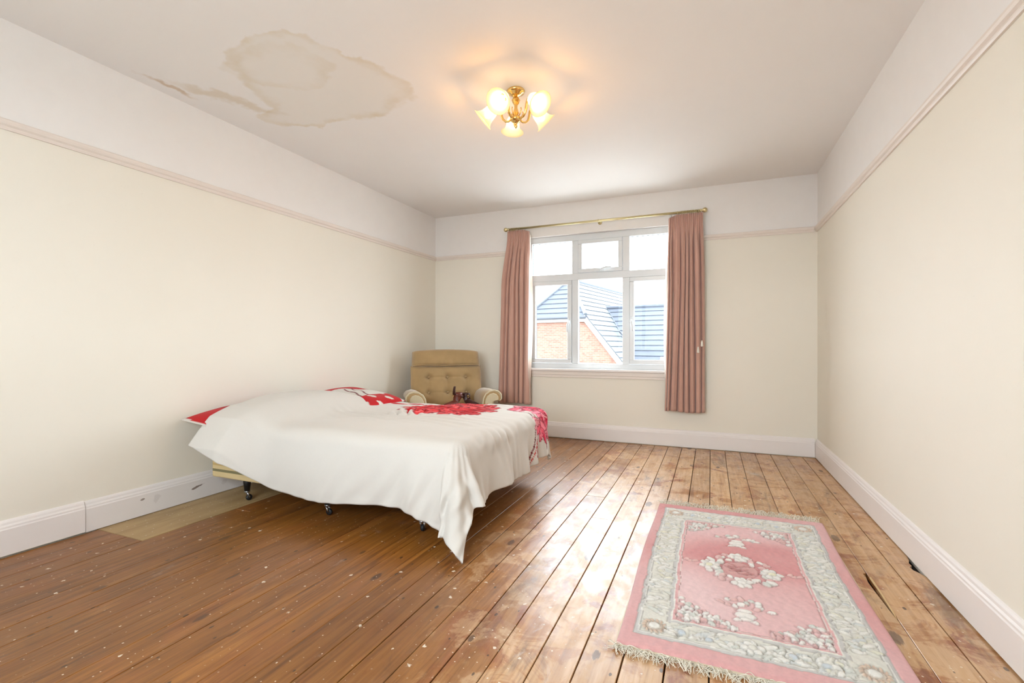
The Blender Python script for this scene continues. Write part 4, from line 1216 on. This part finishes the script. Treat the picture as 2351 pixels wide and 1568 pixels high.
    # vases of flowers above and below
    for vx, vy, s in ((0.128, 2.735, 1), (0.118, 2.035, 1)):
        blob(vx, vy - 0.050*s, 0.036, 0.024, 0, W1, 0.006); blob(vx - 0.026, vy - 0.084*s, 0.018, 0.010, 0.5, W1*0.97, 0.005); blob(vx + 0.026, vy - 0.084*s, 0.018, 0.010, -0.5, W1*0.97, 0.005); blob(vx, vy - 0.076, 0.020, 0.009, 0, W1, 0.005); blob(vx, vy - 0.018, 0.026, 0.011, 0, W1, 0.006)
        for k in range(13):
            a = r.uniform(0.1, 3.0); rr = r.uniform(0.02, 0.085)
            blob(vx + rr*math.cos(a)*1.1, vy + 0.0 + rr*math.sin(a)*0.9, r.uniform(0.012, 0.020), r.uniform(0.009, 0.013), r.uniform(0, 3), [W1, GR, W1, PK][r.integers(4)], 0.005)
        blob(vx + 0.095, vy + 0.01, 0.016, 0.009, 0.2, W1, 0.004); blob(vx - 0.085, vy + 0.03, 0.017, 0.008, -0.5, PK, 0.004)
    for px in (ix[0] + 0.05, ix[1] - 0.05):
        for q in ((0, 0), (0.022, 0.006), (-0.016, 0.010)): blob(px + q[0], 2.40 + q[1], 0.014, 0.009, 0.5, PK*1.02, 0.004)
    # floral spandrels in the four corners of the field
    for sx in (0, 1):
        for sy in (0, 1):
            for k in range(130):
                a, b = r.uniform(0.022, 0.245), r.uniform(0.022, 0.195)
                if a/0.245 + b/0.195 > 1.02: continue
                px = ix[0] + a if sx == 0 else ix[1] - a
                py = ix[2] + b if sy == 0 else ix[3] - b
                blob(px, py, r.uniform(0.009, 0.019), r.uniform(0.006, 0.011), r.uniform(0, 3), [W1, PK, GR, W1*0.97, PK*0.98, W1][r.integers(6)], 0.006)
            px = ix[0] + 0.07 if sx == 0 else ix[1] - 0.07; py = ix[2] + 0.06 if sy == 0 else ix[3] - 0.06
            flower(px, py, 0.030, W1, GR)
    # suns in the corners of the cream band, cloud scrolls between
    for sx in (0, 1):
        for sy in (0, 1):
            px = ox[0] + 0.068 if sx == 0 else ox[1] - 0.068; py = ox[2] + 0.070 if sy == 0 else ox[3] - 0.085
            for k in range(14):
                a = k*2*math.pi/14; blob(px + 0.034*math.cos(a), py + 0.034*math.sin(a), 0.012, 0.005, a + 0.6, OR, 0.003)
            blob(px, py, 0.026, 0.026, 0, OR*0.5 + cream*0.5, 0.003); blob(px, py, 0.019, 0.019, 0, cream2, 0.005)
            for k in range(7):
                a = (0 if sx == 0 else math.pi) + r.uniform(-0.7, 0.7)*1; d = r.uniform(0.055, 0.10)
                blob(px + d*math.cos(a), py + d*math.sin(a)*0.5, 0.022, 0.006, a*0.5, cream2*0.98, 0.004)
    def scroll(px, py, along):
        c = [cream2, cream2*0.98, cream2, cream2, cream, cream*0.98, BL*0.5 + cream*0.5, YL*0.5 + cream*0.5, cream2, GR][r.integers(10)]
        blob(px, py, r.uniform(0.012, 0.028), r.uniform(0.005, 0.010), along + r.uniform(-0.8, 0.8), c, r.uniform(0.0015, 0.0035), 0, True, 0.92)
    for k in range(330):
        s = r.integers(2); py = r.uniform(1.88, 2.98); px = (ox[0] + 0.028 + r.uniform(0, 0.076)) if s == 0 else (ix[1] + 0.030 + r.uniform(0, 0.078))
        scroll(px, py, 0.0)
    for k in range(170):
        s = r.integers(2); px = r.uniform(-0.13, 0.40); py = (ox[2] + 0.028 + r.uniform(0, 0.078)) if s == 0 else (ix[3] + 0.030 + r.uniform(0, 0.12))
        scroll(px, py, 0.3)
    for py, sg in ((1.785, 1), (3.035, 1)):
        for px in (-0.055, 0.29):
            m = (np.abs(X-px) < 0.022) & (np.abs(Y-py) < 0.030) & ~((np.abs(X-px) < 0.016) & (np.abs(Y-py) < 0.024)); Hh[m] -= 0.003; C[m] = C[m]*0.88
            blob(px - 0.045, py, 0.013, 0.012, 0, BL, 0.005); blob(px + 0.045, py - 0.01, 0.013, 0.010, 0, BL, 0.005)
        flower(0.125, py, 0.036, cream2, cream)
    # rounded pile edge and slightly wavy outline
    edge = np.minimum.reduce([X-x0, x1-X, Y-y0, y1-Y])
    k = np.clip(edge/0.020, 0, 1); Hh = Hh*np.sqrt(np.clip(1-(1-k)**2, 0, 1)) + 0.001
    Hh = Hh + 0.0007*n2(X, Y)*k
    C = C*(1 + 0.025*n2(X*1.3, Y*0.7))[..., None]
    wx = 0.006*np.sin(Y*4.2 + 0.4) + 0.010*np.clip((Y-2.9)/0.3, 0, 1)*(X-0.1)
    C[..., 3] = 1
    cxr, cyr, _ = root.location
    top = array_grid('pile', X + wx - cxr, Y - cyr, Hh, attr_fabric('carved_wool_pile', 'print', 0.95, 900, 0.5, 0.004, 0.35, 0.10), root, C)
    G().box(x0 - cxr + 0.004, x1 - cxr - 0.004, y0 - cyr - 0.018, y1 - cyr + 0.012, 0.0005, 0.0035).obj('backing', fabric('cream_rug_backing', srgb(222, 212, 188), 0.9, 300), root)
    FR = fabric('cream_cotton_fringe', srgb(232, 226, 210), 0.9, 300, 0.1, 0.12)
    for side in (0, 1):
        g = G(); rr = np.random.default_rng(50 + side)
        n = 420 if side == 0 else 360
        for i in range(n):
            px = x0 + 0.006 + (x1 - x0 - 0.012)*(i + rr.uniform(-0.4, 0.4))/n
            py = (y0 - 0.010) if side == 0 else (y1 + 0.006)
            sg = -1 if side == 0 else 1
            Ln = rr.uniform(0.035, 0.062) if side == 0 else rr.uniform(0.045, 0.080)
            ang = rr.normal(0, 0.45) - (0.5 if side == 0 else 0.0)*(1 - (i/n))*0.8
            curl = rr.normal(0, 1.3); pth = []
            x, y, z = px, py, 0.003
            lift = rr.uniform(0.0, 0.016 if side == 0 else 0.028)
            for k in range(6):
                t = k/5
                pth.append((x - cxr, y - cyr, 0.0028 + lift*math.sin(math.pi*t) + rr.uniform(0, 0.0015)))
                a = ang + curl*t
                x += math.sin(a)*Ln/5; y += sg*math.cos(a)*Ln/5
            g.tube(pth, [0.0014, 0.0014, 0.0013, 0.0012, 0.0010, 0.0007], 3)
        g.obj('fringe', FR, root, kind='stuff')
rug()
